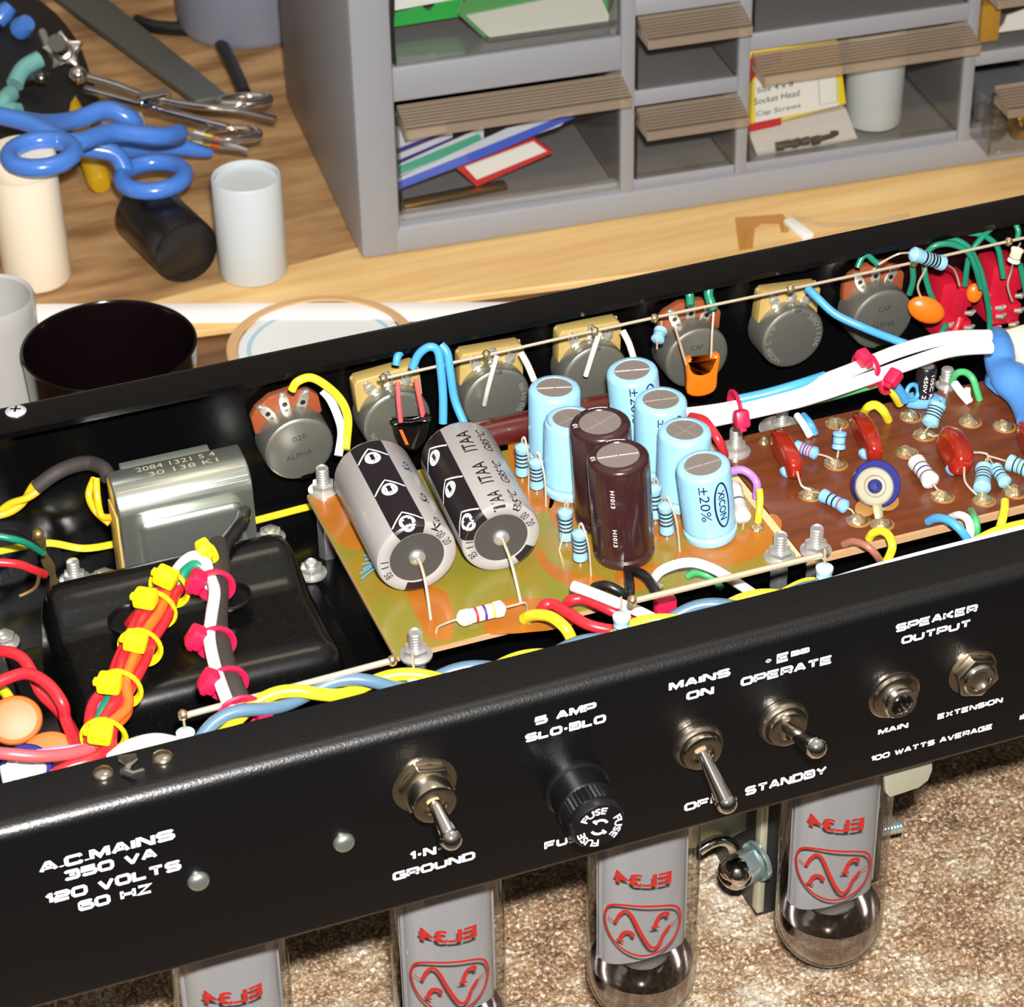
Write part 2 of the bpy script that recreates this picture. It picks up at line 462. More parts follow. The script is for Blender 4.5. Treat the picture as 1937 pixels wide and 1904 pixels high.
# ---- the grey small-parts cabinet
KO = P(700, 492, ZB)
ka = R(-4.83)
KR = Matrix(((math.cos(ka), -math.sin(ka), 0), (math.sin(ka), math.cos(ka), 0), (0, 0, 1)))
KM = Matrix.Translation(KO) @ KR.to_4x4()
def K(u, d, h):
    return KM @ Vector((u, d, h))
def KP(px, py, d):
    """pixel -> (u, h) on the cabinet plane d behind its front"""
    q = ray(px, py); n = KR @ Vector((0, 1, 0)); t = ((KO - EYE).dot(n) + d) / q.dot(n)
    w = KM.inverted() @ (EYE + q * t)
    return Vector((w.x, d, w.z))
cab = thing('drawer_cabinet', 'grey plastic small-parts cabinet with clear drawers standing on the bench', 'cabinet', KO, rot=KR)
b = BM()
for lo, hi, bv in (((-4, 0, 0), (16, 174, 320), 3.5), ((4, 0.5, 0), (440, 174, 15), 3), ((4, .5, 305), (440, 174, 320), 3), ((424, 0, 0), (444, 174, 320), 3.5), ((10, 4, 13), (430, 10, 19), 1),
                   ((124, 2, 10), (131, 172, 310), 1), ((182, 2, 10), (188, 172, 310), 1), ((298, 2, 10), (304, 172, 310), 1), ((361, 2, 10), (367, 172, 310), 1),
                   ((14, 3, 78), (126, 170, 95), 1), ((130, 3, 58), (184, 170, 66), 1), ((130, 3, 104), (184, 170, 112), 1), ((130, 3, 150), (184, 170, 158), 1), ((186, 3, 78), (300, 170, 87), 1), ((302, 3, 53), (363, 170, 60), 1), ((302, 3, 99), (363, 170, 106), 1),
                   ((14, 3, 158), (126, 170, 175), 1), ((186, 3, 150), (300, 170, 160), 1)):
    box(b, lo, hi, bv, 0, KM)
box(b, (10, 168, 10), (430, 173, 310), 0, 1, KM)
part('body', b, [CABGREY, CABDARK], cab)
def drawer(u0, u1, h0, h1, out=0.0):
    b = BM(); d0 = 3.0 - out
    box(b, (u0, d0, h0), (u1, d0 + 1.4, h1), .5, 0, KM, 1)
    box(b, (u0 + .5, d0, h0), (u1 - .5, d0 + 130, h0 + 1.2), .3, 0, KM, 1)
    for u in (u0, u1 - 1.2):
        box(b, (u, d0, h0), (u + 1.2, d0 + 130, h1 - 8), .3, 0, KM, 1)
    d = part('drawer', b, DRAWER, cab)
    b = BM(); t = h1 + 1
    prof = [(d0 + 1, t)]
    for k in range(7):
        q = d0 - 1 - k * 2.1
        prof += [(q, t - .1 - k * .55), (q - 1.25, t - .4 - k * .55), (q - 1.3, t - 1.1 - k * .55), (q - 2.05, t - 1.1 - k * .55)]
    e = d0 - 16.2
    prof += [(e, t - 4.4), (e, t - 9), (e + 1.3, t - 9), (e + 1.6, t - 6), (d0 + 1, t - 2.2)]
    ul, ur = u0 + .5, u1 + 1
    vs = [(ul, p[0], p[1]) for p in prof] + [(ur, p[0], p[1]) for p in prof]; n = len(prof)
    add(b, vs, [[i, (i + 1) % n, n + (i + 1) % n, n + i] for i in range(n)] + [list(range(n))[::-1], [n + i for i in range(n)]], 0, KM, False)
    b.faces.ensure_lookup_table()
    for i in range(7):
        for j in (1, 2, 3): b.faces[1 + i * 4 + j].material_index = 1
    for u in (ul, ur - 1.2):
        box(b, (u, e, t - 9), (u + 1.2, d0 + .5, t - 4.5), .4, 0, KM, 1)
    part('handle', b, [HANDLE, GROOVE_SHADE], d)
drawer(16.6, 123.6, 16, 75)
drawer(16.6, 123.6, 96, 155)
drawer(131.6, 181.6, 19.5, 56); drawer(131.6, 181.6, 66.5, 102.5); drawer(131.6, 181.6, 112.5, 149)
drawer(188.6, 297.6, 19.5, 76); drawer(188.6, 297.6, 87.5, 148)
drawer(304.6, 360.6, 16, 51.5, 22); drawer(304.6, 360.6, 60.5, 98)
# ---- the amplifier chassis: folded black sheet metal, upside down
X0, X1, H, DEP, LIP, TH = -149.0, 345.0, 63.4, 194.0, 17.7, 2.0
ch = thing('amplifier_chassis', 'black folded metal amplifier chassis lying upside down with its open side up', 'amplifier', (100, 97, -H))
def folded():
    """outline of the bent sheet in the y-z plane"""
    r = 4.6; out, inn = [], []
    def arc(cy, cz, rad, a0, a1, n=7):
        return [(cy + rad * math.cos(a0 + (a1 - a0) * k / n), cz + rad * math.sin(a0 + (a1 - a0) * k / n)) for k in range(n + 1)]
    ri = r - TH
    out = [(LIP, 0)] + arc(r, -r, r, PI / 2, PI) + arc(2.2, -H + 2.2, 2.2, PI, 1.5 * PI, 4) + arc(DEP - 2.2, -H + 2.2, 2.2, 1.5 * PI, 2 * PI, 4) + arc(DEP - r, -r, r, 0, PI / 2) + [(DEP - LIP, 0)]
    inn = [(LIP, -TH)] + arc(r, -r, ri, PI / 2, PI) + [(TH, -H + TH), (DEP - TH, -H + TH)] + arc(DEP - r, -r, ri, 0, PI / 2) + [(DEP - LIP, -TH)]
    return out + inn[::-1]
b = BM(); ol = folded(); n = len(ol)
xs = [X0, X1]
add(b, [(x, p[0], p[1]) for x in xs for p in ol], [[i, (i + 1) % n, n + (i + 1) % n, n + i] for i in range(n)] + [list(range(n))[::-1], [n + i for i in range(n)]])
b.faces.ensure_lookup_table()
for i in range(len(ol) // 2, n): b.faces[i].material_index = 1
part('folded_shell', b, [BLACK, mat('black_coat_inside', (6, 6, 7), 0.2, spec=0.5, bump=(700, 0.12, 0.2))], ch)
b = BM(); box(b, (X0, TH + .2, -H + TH + .2), (X0 + 1.6, DEP - TH - .2, -2.4), .3); box(b, (X0, TH + .2, -4), (X0 + 12, DEP - TH - .2, -2.4), .3)
part('end_plate', b, BLACK, ch)
def on_panel(u, v, o=Vector((0, 0, 0))):
    return Vector((o.x + u, -0.06, o.z + v))
# squarish wide lettering, drawn as strokes on a 10 x 7 grid
_c = 1.5
def _o(x0=0, x1=10):
    return [(x0 + _c, 0), (x1 - _c, 0), (x1, _c), (x1, 7 - _c), (x1 - _c, 7), (x0 + _c, 7), (x0, 7 - _c), (x0, _c), (x0 + _c, 0)]
STROKES = {'A': [[(0, 0), (4.2, 7), (5.8, 7), (10, 0)], [(2, 2.2), (8, 2.2)]], 'B': [[(0, 0), (0, 7), (8.6, 7), (9.6, 6), (9.6, 4.4), (8.8, 3.6), (10, 2.6), (10, 1), (9, 0), (0, 0)], [(0, 3.6), (8.8, 3.6)]],
    'C': [[(10, 1.6), (9, 0), (1.2, 0), (0, 1.2), (0, 5.8), (1.2, 7), (9, 7), (10, 5.4)]], 'D': [[(0, 0), (0, 7), (8.2, 7), (10, 5.4), (10, 1.6), (8.2, 0), (0, 0)]], 'E': [[(10, 0), (0, 0), (0, 7), (10, 7)], [(0, 3.5), (9, 3.5)]],
    'F': [[(0, 0), (0, 7), (10, 7)], [(0, 3.4), (8.8, 3.4)]], 'G': [[(10, 6), (9, 7), (1.2, 7), (0, 5.8), (0, 1.2), (1.2, 0), (10, 0), (10, 3.4), (5.4, 3.4)]], 'H': [[(0, 0), (0, 7)], [(10, 0), (10, 7)], [(0, 3.5), (10, 3.5)]],
    'I': [[(0, 0), (0, 7)]], 'K': [[(0, 0), (0, 7)], [(9.6, 7), (2.5, 3.6), (10, 0)], [(0, 3.6), (2.5, 3.6)]], 'L': [[(0, 7), (0, 0), (9, 0)]], 'M': [[(0, 0), (0, 7), (1.2, 7), (5.5, 1), (9.8, 7), (11, 7), (11, 0)]],
    'N': [[(0, 0), (0, 7), (1.4, 7), (8.6, 0), (10, 0), (10, 7)]], 'O': [_o()], 'P': [[(0, 0), (0, 7), (8.8, 7), (10, 5.8), (10, 3.8), (8.8, 2.7), (0, 2.7)]], 'R': [[(0, 0), (0, 7), (8.8, 7), (10, 5.8), (10, 4), (8.8, 2.9), (0, 2.9)], [(6.5, 2.9), (10, 0)]],
    'S': [[(0, 1), (1.2, 0), (8.8, 0), (10, 1.1), (10, 2.5), (8.8, 3.5), (1.2, 3.5), (0, 4.5), (0, 5.9), (1.2, 7), (8.8, 7), (9.8, 6)]], 'T': [[(0, 7), (10, 7)], [(5, 7), (5, 0)]], 'U': [[(0, 7), (0, 1.4), (1.4, 0), (8.6, 0), (10, 1.4), (10, 7)]],
    'V': [[(0, 7), (4.6, 0), (5.4, 0), (10, 7)]], 'W': [[(0, 7), (3, 0), (3.8, 0), (6.5, 6), (9.2, 0), (10, 0), (13, 7)]], 'X': [[(0, 0), (10, 7)], [(0, 7), (10, 0)]], 'Y': [[(0, 7), (5, 3), (10, 7)], [(5, 3), (5, 0)]], 'Z': [[(0.3, 7), (10, 7), (0, 0), (10, 0)]],
    '0': [_o()], '1': [[(0, 5.2), (2.4, 7), (3.2, 7), (3.2, 0)]], '2': [[(0, 5.8), (1.2, 7), (8.8, 7), (10, 6), (10, 4.4), (8.8, 3.5), (1.2, 3.5), (0, 2.5), (0, 0), (10, 0)]], '3': [[(0, 6), (1.2, 7), (8.8, 7), (9.8, 6), (9.8, 4.3), (8.6, 3.6), (10, 2.7), (10, 1.1), (8.8, 0), (1.2, 0), (0, 1)], [(3, 3.6), (8.6, 3.6)]],
    '5': [[(10, 7), (0.4, 7), (0, 4), (8.8, 4), (10, 3), (10, 1.1), (8.8, 0), (1.2, 0), (0, 1)]], '6': [[(9.6, 6), (8.8, 7), (1.2, 7), (0, 5.8), (0, 1.2), (1.2, 0), (8.8, 0), (10, 1.1), (10, 2.9), (8.8, 3.9), (0, 3.9)]],
    '.': [[(0, 0), (0, 0.9)]], '-': [[(0, 3.2), (3, 3.2)]], '+': [[(0, 3.5), (6, 3.5)], [(3, 0.5), (3, 6.5)]], ' ': []}
ADV = {'I': 0, '1': 3.2, '.': 0, '-': 3, '+': 6, ' ': 4, 'M': 11, 'W': 13, 'L': 9}
def strokes(b, s, w, h, fn, bold=2.9, gap=3.6):
    x, out = 0, []
    for c in s:
        for q in STROKES[c]:
            out.append([(p[0] + x, p[1]) for p in q])
        x += ADV.get(c, 10) + gap
    tot = x - gap + bold
    kx, ky = w / tot, h / (7 + bold * .8)
    for q in out:
        mitre(b, [(p[0] * kx + bold * kx / 2, p[1] * ky + bold * .4 * ky) for p in q], bold * kx, bold * ky * .85, fn)
def mitre(b, pts, wx, wy, fn):
    """stroke with mitred corners; uprights wx wide, level bars wy thick"""
    pts = [Vector(p).to_2d() for p in pts]
    cl = (pts[0] - pts[-1]).length < 1e-6
    if cl: pts = pts[:-1]
    n = len(pts)
    def nrm(a, c):
        d = (c - a); d = Vector((d.x / wx, d.y / wy)).normalized(); return Vector((-d.y, d.x))
    L = []
    for i in range(n):
        if cl or 0 < i < n - 1:
            n0, n1 = nrm(pts[i - 1], pts[i]), nrm(pts[i], pts[(i + 1) % n]); m = n0 + n1
            m = m / max(m.dot(n1), .45) if m.length > 1e-6 else n1
        else:
            m = nrm(pts[0], pts[1]) if i == 0 else nrm(pts[-2], pts[-1])
        m = Vector((m.x * wx / 2, m.y * wy / 2)); p = pts[i]
        L.append((b.verts.new(fn(p.x + m.x, p.y + m.y)), b.verts.new(fn(p.x - m.x, p.y - m.y))))
    for i in range(n if cl else n - 1):
        A, B = L[i], L[(i + 1) % n]
        b.faces.new((A[0], A[1], B[1], B[0]))
LIFT = [0]
def panel_text(s, l, r, hpx):
    a, c = Y(l[0], l[1], 0), Y(r[0], r[1], 0); t = Y(l[0], l[1] - hpx * .73, 0)
    z = (a.z + c.z) / 2; w, h = c.x - a.x, t.z - a.z
    b = BM(); strokes(b, s, w, h, lambda u, v: Vector((a.x + u, -0.06, z + v)))
    part('lettering', b, WHITEINK, ch)
for a in (('A.C.MAINS', (74, 1648), (332, 1589), 27), ('350 VA', (122, 1665.5), (298, 1621), 26), ('120 VOLTS', (86, 1706), (344, 1648), 27), ('60 HZ', (149, 1722), (289, 1688), 26),
          ('1-N-', (775, 1627), (838, 1611), 22), ('GROUND', (743, 1664), (899, 1625.5), 21), ('5 AMP', (1011.6, 1370), (1128, 1343), 20.6), ('SLO-BLO', (993.6, 1402.6), (1146, 1366), 20.6),
          ('MAINS', (1265, 1304.5), (1381, 1280), 20.6), ('ON', (1298, 1324), (1350, 1311), 20), ('OFF', (1294, 1533), (1367, 1516), 19.5), ('FUSE', (1029.7, 1606.5), (1119, 1584), 20),
          ('+', (1445.4, 1256), (1461, 1252), 13), ('E', (1468.8, 1254), (1492.5, 1248.5), 23), ('BB', (1496, 1241), (1531, 1233), 13), ('OPERATE', (1400.7, 1297), (1574, 1254), 21), ('STANDBY', (1409, 1503.7), (1563.4, 1464), 21.5),
          ('SPEAKER', (1693.8, 1195), (1848.5, 1157), 20), ('OUTPUT', (1704.5, 1217.7), (1836, 1185), 19), ('EXTENSION', (1773, 1358.9), (1896, 1329), 13.5), ('MAIN', (1660.5, 1389.7), (1717.5, 1375.5), 13.5),
          ('100 WATTS AVERAGE', (1646.6, 1439), (1877, 1379), 13.5), ('IM', (1928, 1362), (1952, 1356), 14)):
    panel_text(*a)
# ================================================================ things in the drawers
def kpoly(b, px, d, th, mi=0):
    """a flat card standing d behind the cabinet front, outlined by pixels"""
    o = [KP(x, y, d) for x, y in px]
    mx = KM @ Matrix(((1, 0, 0, 0), (0, 0, 1, d), (0, 1, 0, 0), (0, 0, 0, 1)))
    prism(b, [Vector((p.x, p.z, 0)) for p in o], 0, th, mi, mx)
CARDW = mat('white_card', (236, 236, 230), 0.5); CARDG = mat('green_card', (24, 168, 62), 0.45); CARDB = mat('blue_edge', (64, 92, 205), 0.4); CARDP = mat('purple_edge', (60, 34, 120), 0.4)
CARDT = mat('teal_edge', (70, 165, 135), 0.4); CARDR = mat('red_edge', (200, 34, 40), 0.4); CARDY = mat('yellow_card', (240, 215, 20), 0.45); CARDL = mat('bluish_white_bag', (200, 206, 216), 0.3)
t = thing('green_packet', 'bright green card packet lying inside the large upper drawer', 'packet', K(40, 40, 98))
b = BM(); kpoly(b, [(747, 20), (875, -4), (878, -60), (747, -60)], 34, 1); part('card', b, CARDW, t)
b = BM(); kpoly(b, [(745, 51), (880, 30), (876, 0), (826, 8), (812, 22), (800, 14), (747, 26)], 32, 1.5); part('green_strip', b, CARDG, t)
t = thing('parts_bag', 'clear bag with white card and green border in the large upper drawer', 'bag', K(85, 20, 98))
b = BM(); kpoly(b, [(868, 28), (905, -40), (1150, -60), (1178, 42), (1166, 58), (936, 88)], 18, 1.2); part('green_border', b, CARDG, t)
b = BM(); kpoly(b, [(882, 30), (1000, 6), (1130, -20), (1160, 46), (938, 82)], 16.6, 1.2); part('card', b, CARDW, t)
b = BM(); kpoly(b, [(864, 24), (898, -44), (1158, -64), (1184, 44), (1170, 62), (932, 92)], 14.5, .5); part('clear_sleeve', b, MICA, t)
def edged(label, outline, edgepx, m, d):
    t = thing('resealable_bag', label, 'bag', K(50, d, 20), 'bags leaning in the lower drawer')
    b = BM(); kpoly(b, outline, d + .3, .8); part('sheet', b, CARDL, t)
    b = BM(); kpoly(b, edgepx, d, 1.2); part('coloured_edge', b, m, t)
edged('upper bag with purple edge leaning in the lower drawer', [(745, 292), (843, 252), (845, 230), (745, 240)], [(745, 294), (842, 256), (842, 248), (745, 284)], CARDP, 16)
edged('second bag with purple edge leaning in the lower drawer', [(745, 318), (856, 268), (856, 250), (745, 295)], [(745, 318), (856, 269), (856, 260), (745, 307)], CARDP, 14)
edged('teal edged bag leaning in the lower drawer', [(745, 338), (915, 268), (915, 240), (745, 316)], [(745, 335), (915, 267), (906, 253), (745, 319)], CARDT, 11.5)
edged('long blue edged bag leaning across the lower drawer', [(745, 350), (1060, 238), (1088, 212), (960, 243), (745, 342)], [(745, 362), (940, 287), (1088, 222), (1070, 217), (745, 347)], CARDB, 9)
t = thing('small_packet', 'small white packet with red border on the lower drawer floor', 'packet', K(70, 14, 18))
b = BM(); kpoly(b, [(864, 318), (1012, 262), (1047, 288), (902, 353)], 16, 3); part('red_border', b, CARDR, t)
b = BM(); kpoly(b, [(880, 316), (1010, 268), (1034, 286), (902, 340)], 14.8, 1); part('white_face', b, CARDW, t)
b = BM(); box(b, K(20, 10, 18), K(20, 10, 18) + Vector((52, 6, 3)), .6); one('brass_strip', b, BRASS, 'brass strip lying along the lower drawer floor', 'strip')
# carton of cap screws
t = thing('screw_carton', 'yellow and red carton of socket head cap screws in a clear drawer', 'carton', K(215, 20, 21))
b = BM(); kpoly(b, [(1418, 95), (1586, 80), (1600, 196), (1412, 246)], 9, 20); part('box', b, CARDY, t)
b = BM(); kpoly(b, [(1414, 246), (1600, 205), (1622, 262), (1436, 303)], 10, 10); part('lower_flap', b, mat('grey_card', (205, 200, 194), .5), t)
b = BM(); kpoly(b, [(1408, 252), (1478, 236), (1478, 222), (1410, 238)], 8, .6); part('red_band', b, CARDR, t)
b = BM(); kpoly(b, [(1418, 158), (1432, 140), (1480, 115), (1480, 98), (1418, 112)], 8, .6); part('red_band', b, CARDR, t)
b = BM(); kpoly(b, [(1428, 150), (1583, 118), (1586, 200), (1428, 232)], 7.4, .6); part('label', b, CARDW, t)
b = BM(); D_ = 7.2
for s, l, r, hp in (('Size 4 x 8', (1432, 176), (1500, 163), 10), ('Socket Head', (1426, 199), (1512, 181), 12), ('Cap Screws', (1430, 223), (1514, 206), 12)):
    a, c, e = KP(*l, D_), KP(*r, D_), KP(l[0], l[1] - hp, D_)
    text(b, s, c.x - a.x, e.z - a.z, lambda u, v: K(a.x + u, D_, a.z + v + (c.z - a.z) * u / (c.x - a.x)), 0, .0)
for q in ([(1548, 147), (1582, 140), (1584, 192), (1551, 199)],):
    o = [KP(x, y, D_) for x, y in q]; ribbon(b, [Vector((p.x, p.z)) for p in o], .25, lambda u, v: K(u, D_, v), 0, True)
part('lettering', b, BLACKINK, t)
def canister(name, label, base, r, h, m, axis=(0, 0, 1), lid=False):
    mx = fr(base, axis)
    t = thing(name, label, 'canister', base, rot=mx.to_3x3())
    b = BM(); q = r - 1.2
    lathe(b, [(r - 2.2, 0), (r - .6, .4), (r, 1.6), (r, h - 1), (r - .5, h), (q, h - .2), (q, 2), (.01, 2)], 40, 0, mx, (True, False))
    part('body', b, m, t)
    b = BM(); lathe(b, [(q - .1, h - 2.2), (q - .1, h - 3), (q - 4, h - 3.2), (.01, h - 3.2)], 36, 0, mx, (False, False)) if lid else lathe(b, [(r - 2.4, .2), (r - 5, -.05), (r - 5.4, .5), (.01, .5)], 36, 0, mx, (False, False))
    part('lid' if lid else 'base_ring', b, m, t)
FROST = mat('frosted_plastic', (196, 203, 205), 0.4, sss=.3)
qb = KP(1664, 255, 14)
canister('film_canister', 'frosted film canister standing inside a clear drawer beside the yellow carton', K(qb.x, 24, 21), 14.2, 46, FROST)
for k, (x, y) in enumerate(((1468, 284), (1482, 290), (1500, 286), (1518, 280), (1536, 280), (1572, 272))):
    q = KP(x, y, 8); c = K(q.x, 9 + (k % 2) * 1.5, 22.5 if k < 5 else 24)
    b = BM(); mx = fr(c, (1, .25 * (k % 3 - 1), .1)); lathe(b, [(.01, 0), (2.3, 0), (2.3, 4), (1.4, 4), (1.4, 11), (.01, 11.3)], 10, 0, mx)
    o = one('cap_screw', b, mat('black_oxide', (38, 34, 32), .5), 'small black cap screw in front of the yellow carton', 'screw', 'black screws before the carton')
# pulled-out drawer at the frame edge: brass and beads
q = KP(1912, 275, -4)
b = BM(); mx = fr(K(322, -9, 24), KR @ Vector((1, .2, 0))); lathe(b, [(.01, 0), (6, 0), (6.5, 1), (6.5, 18), (5, 18.5), (5, 30), (.01, 30)], 18, 0, mx)
one('brass_ferrule', b, BRASS, 'brass ferrule lying in the pulled-out drawer', 'ferrule')
for k, (u, d, r) in enumerate(((312, -8, 6.5), (321, 8, 6), (330, 10, 7), (314, 12, 5))):
    b = BM(); ball(b, K(u, d, 18 + r), r); one('glass_bulb', b, clear('bulb_glass', (220, 215, 205), 1.6, .03, .12, (170, 160, 150)), 'small clear bulb heaped in the pulled-out drawer', 'bulb', 'clear bulbs in the pulled-out drawer')
b = BM(); box(b, (306, 8, 62.5), (318, 24, 82), 1, 0, KM); one('amber_packet', b, mat('amber_film', (190, 140, 40), .3), 'amber packet in the upper drawer beyond the carton drawer', 'packet')
b = BM(); kpoly(b, [(1885, 62), (1937, 55), (1990, 40), (1990, 0), (1905, 30), (1900, 45)], 10, 1); one('paper_slip', b, CARDW, 'white printed slip in the upper drawer beyond the carton drawer', 'paper')
# ================================================================ things standing on the bench
tb = P(72, 527, ZB)
t = thing('white_bottle', 'cream white plastic bottle standing under the blue scissors', 'bottle', tb)
CREAMP = mat('cream_plastic', (240, 228, 204), 0.35, sss=.2)
b = BM(); mx = Matrix.Translation(tb); lathe(b, [(13, 0), (15, .8), (16, 3), (15.4, 56), (15.2, 57)], 40, 0, mx); part('body', b, CREAMP, t)
b = BM(); lathe(b, [(15.6, 57.2), (15.8, 58), (15.8, 66), (14.8, 67.4), (.01, 67.4)], 40, 0, mx, (True, False)); part('cap', b, CREAMP, t)
canister('film_canister', 'frosted white film canister standing open beside the cabinet', P(480, 513, ZB), 16.0, 50.5, FROST, lid=True)
ca, cb = P(355, 477, ZB + 15.9), P(262, 388, ZB + 15.9)
ax = (cb - ca).normalized()
canister('film_canister', 'black film canister lying on its side under a blue scissor loop', ca, 15.8, 46, mat('black_polythene', (22, 20, 20), .28), ax)
# black cup and printed beaker
cp = P(206, 652, -96); cr_ = (P(372, 648, -96) - P(40, 652, -96)).length / 2
t = thing('black_cup', 'wide round black plastic cup standing behind the chassis wall', 'cup', (cp.x, cp.y, ZB - 5))
CUPB = mat('dark_red_black_plastic', (12, 5, 6), 0.12)
b = BM(); z0 = ZB - 5; hh = -96 - z0
lathe(b, [(cr_ - 7, 0), (cr_ - 5, 1), (cr_ - .4, hh - 1), (cr_, hh), (cr_ - 1, hh + .2), (cr_ - 1.8, hh - 1), (cr_ - 7, 3), (.01, 2.5)], 64, 0, Matrix.Translation((cp.x, cp.y, z0)), (True, False)); part('body', b, CUPB, t)
bk = P(-22, 560, -85)
t = thing('printed_beaker', 'translucent white beaker with dark printing beside the black cup', 'beaker', (bk.x, bk.y, ZB - 5))
BKM = mat('milky_plastic', (172, 170, 165), 0.25, coat=.3)
b = BM(); rb = 18.0; hb = -85 - (ZB - 5)
bm_ = Matrix.Translation((bk.x, bk.y, ZB - 5)); lathe(b, [(rb - 3, 0), (rb - 2, 1), (rb - .3, hb - 9), (rb, hb - 2), (rb - .6, hb), (rb - 2, hb - 1), (rb - 4, 4), (.01, 3)], 44, 0, bm_, (True, False)); part('body', b, BKM, t)
b = BM(); zl = Y(18, 690, bk.y - 15).z
for k, s in enumerate(('8', '9', '3')):
    text(b, s, 4.2, 3.6, lambda u, v: Vector((bk.x + (rb - .6) * math.sin(.55 + v / rb), bk.y - (rb - .6) * math.cos(.55 + v / rb), zl - 1 + 5.4 * k + u)), 0)
part('lettering', b, BLACKINK, t)
# white bar on the bench, tape roll, small plastic clip and amber stain
b = BM(); o = [P(x, y, ZB + 3) for x, y in ((60, 574), (1040, 570), (1060, 597), (60, 602))]
prism(b, [Vector((p.x, p.y, 0)) for p in o], ZB, ZB + 3, bev=.4); one('white_bar', b, mat('white_plastic', (250, 247, 244), .35), 'long white plastic bar lying on the pine board behind the chassis', 'bar')
rc = P(612, 705, ZB - 12)
t = thing('tape_roll', 'roll of tan tape with white core label behind the chassis wall', 'tape roll', (rc.x, rc.y, ZB - 5))
rm = Matrix.Translation((rc.x, rc.y, ZB - 5)); rr = (P(612, 612, ZB - 12) - rc).length
b = BM(); lathe(b, [(rr - 5, 0), (rr, .5), (rr, 8), (rr - .6, 8.6), (rr - 4.4, 8.6), (rr - 5, 8)], 72, 0, rm, (False, False)); part('tape', b, mat('tan_tape', (205, 165, 115), .4), t)
b = BM(); lathe(b, [(rr - 5.2, 7), (rr - 9, 7), (rr - 9.02, 7, 1), (rr - 11, 7, 1), (rr - 11.02, 7, 0), (.01, 7)], 72, 0, rm, (False, False)); part('core_label', b, [mat('pale_label', (222, 224, 222), .4), mat('label_blue', (160, 195, 215), .4)], t)
b = BM(); prism(b, [P(x, y, ZB + .05) for x, y in ((1390, 412), (1480, 405), (1492, 420), (1492, 440), (1478, 440), (1474, 424), (1440, 424), (1428, 432), (1424, 470), (1398, 474))], ZB + .02, ZB + .25)
one('glue_stain', b, mat('amber_glue', (188, 128, 40), .2, coat=.5), 'amber glue mark shaped like a staple on the pine board', 'stain')
t = thing('plastic_clip', 'small clear plastic clip on the pine board against the chassis edge', 'clip', P(1520, 440, ZB))
b = BM(); prism(b, [P(x, y, ZB + 3) for x, y in ((1482, 415), (1500, 410), (1540, 440), (1520, 446))], ZB + .1, ZB + 3, bev=.5); part('clip_body', b, CARDW, t)
b = BM(); tube(b, [P(x, y, ZB + 2) for x, y in ((1500, 410), (1560, 425), (1650, 420), (1720, 405))], 1.0, 6); part('clear_strap', b, MICA, t)
# ================================================================ hand tools heaped on the bench
HBLUE = mat('blue_dipped_handle', (70, 122, 205), 0.25, coat=.4); TEALH = mat('teal_grip', (110, 170, 165), .35); YELH = mat('yellow_handle', (190, 150, 14), .35, coat=.2)
def Z(px, py, z):
    return P(px, py, z)
def loop(b, c, rx, ry, r, tilt=(0, 0, 1), hint=(1, 0, 0), mi=0):
    mx = fr(c, tilt, hint)
    tube(b, [mx @ Vector((rx * math.cos(2 * PI * k / 28), ry * math.sin(2 * PI * k / 28), 0)) for k in range(28)], r, 12, mi, True)
def ringpx(px, py, z, wpx, hpx):
    """ring lying flat at height z whose outline spans wpx by hpx pixels"""
    c = P(px, py, z); return c, (P(px + wpx / 2, py, z) - c).length, (P(px, py - hpx / 2, z) - c).length
t = thing('scissors', 'blue handled scissors resting across the white bottle and the black canister', 'scissors', Z(180, 290, -112))
b = BM(); c, rx, ry = ringpx(78, 291, -110, 122, 52); loop(b, c, rx, ry, 4.3); tube(b, cr([c + Vector((rx * .6, ry * .7, 0)), Z(150, 268, -112), Z(215, 250, -116), Z(300, 258, -122), Z(345, 250, -128)]), [4.4] * 24 + [3], 12); part('handle', b, HBLUE, t, 'blue loop handle over the white bottle')
b = BM(); c, rx, ry = ringpx(290, 334, -142, 118, 54); loop(b, c, rx, ry, 4.2); tube(b, cr([c + Vector((-rx * .75, ry * .6, 0)), Z(215, 290, -134), Z(140, 275, -130), Z(60, 235, -126), Z(-20, 215, -124)]), 4.4, 12); part('handle', b, HBLUE, t, 'blue loop handle over the black canister')
b = BM(); tube(b, [Z(345, 250, -128), Z(420, 268, -136), Z(500, 262, -142)], [2.5, 2, .6], 8, flat=.4); part('blade', b, STEEL, t)
t = thing('pliers', 'blue dipped pliers lying behind the blue scissors', 'pliers', Z(200, 240, -160))
b = BM(); tube(b, cr([Z(-15, 212, -150), Z(70, 232, -140), Z(140, 228, -130), Z(200, 208, -124), Z(245, 225, -128), Z(255, 240, -134)]), 4.6, 12); part('handle', b, HBLUE, t)
b = BM(); tube(b, cr([Z(215, 286, -150), Z(290, 276, -156), Z(350, 280, -160), Z(402, 290, -164)]), [5, 5.4, 5.4, 5.4, 5.4, 5.4, 5.2, 5, 5, 4.8, 4.6, 4.4, 4.2, 4, 3.8, 3.4, 3, 2.5, 1.5], 12); part('handle', b, HBLUE, t)
b = BM(); box(b, Z(236, 236, -146) - Vector((12, 5, 4)), Z(236, 236, -146) + Vector((10, 6, 4)), 2); part('joint', b, STEEL, t)
t = thing('locking_forceps', 'long shiny steel locking forceps pointing to the cabinet corner', 'forceps', Z(330, 190, -150))
b = BM(); tube(b, cr([Z(150, 142, -132), Z(215, 160, -136), Z(290, 185, -140), Z(370, 200, -143), Z(450, 208, -146), Z(522, 226, -150)]), [3.2] * 8 + [2.6] * 23, 10, flat=.7); part('shank', b, CHROME, t)
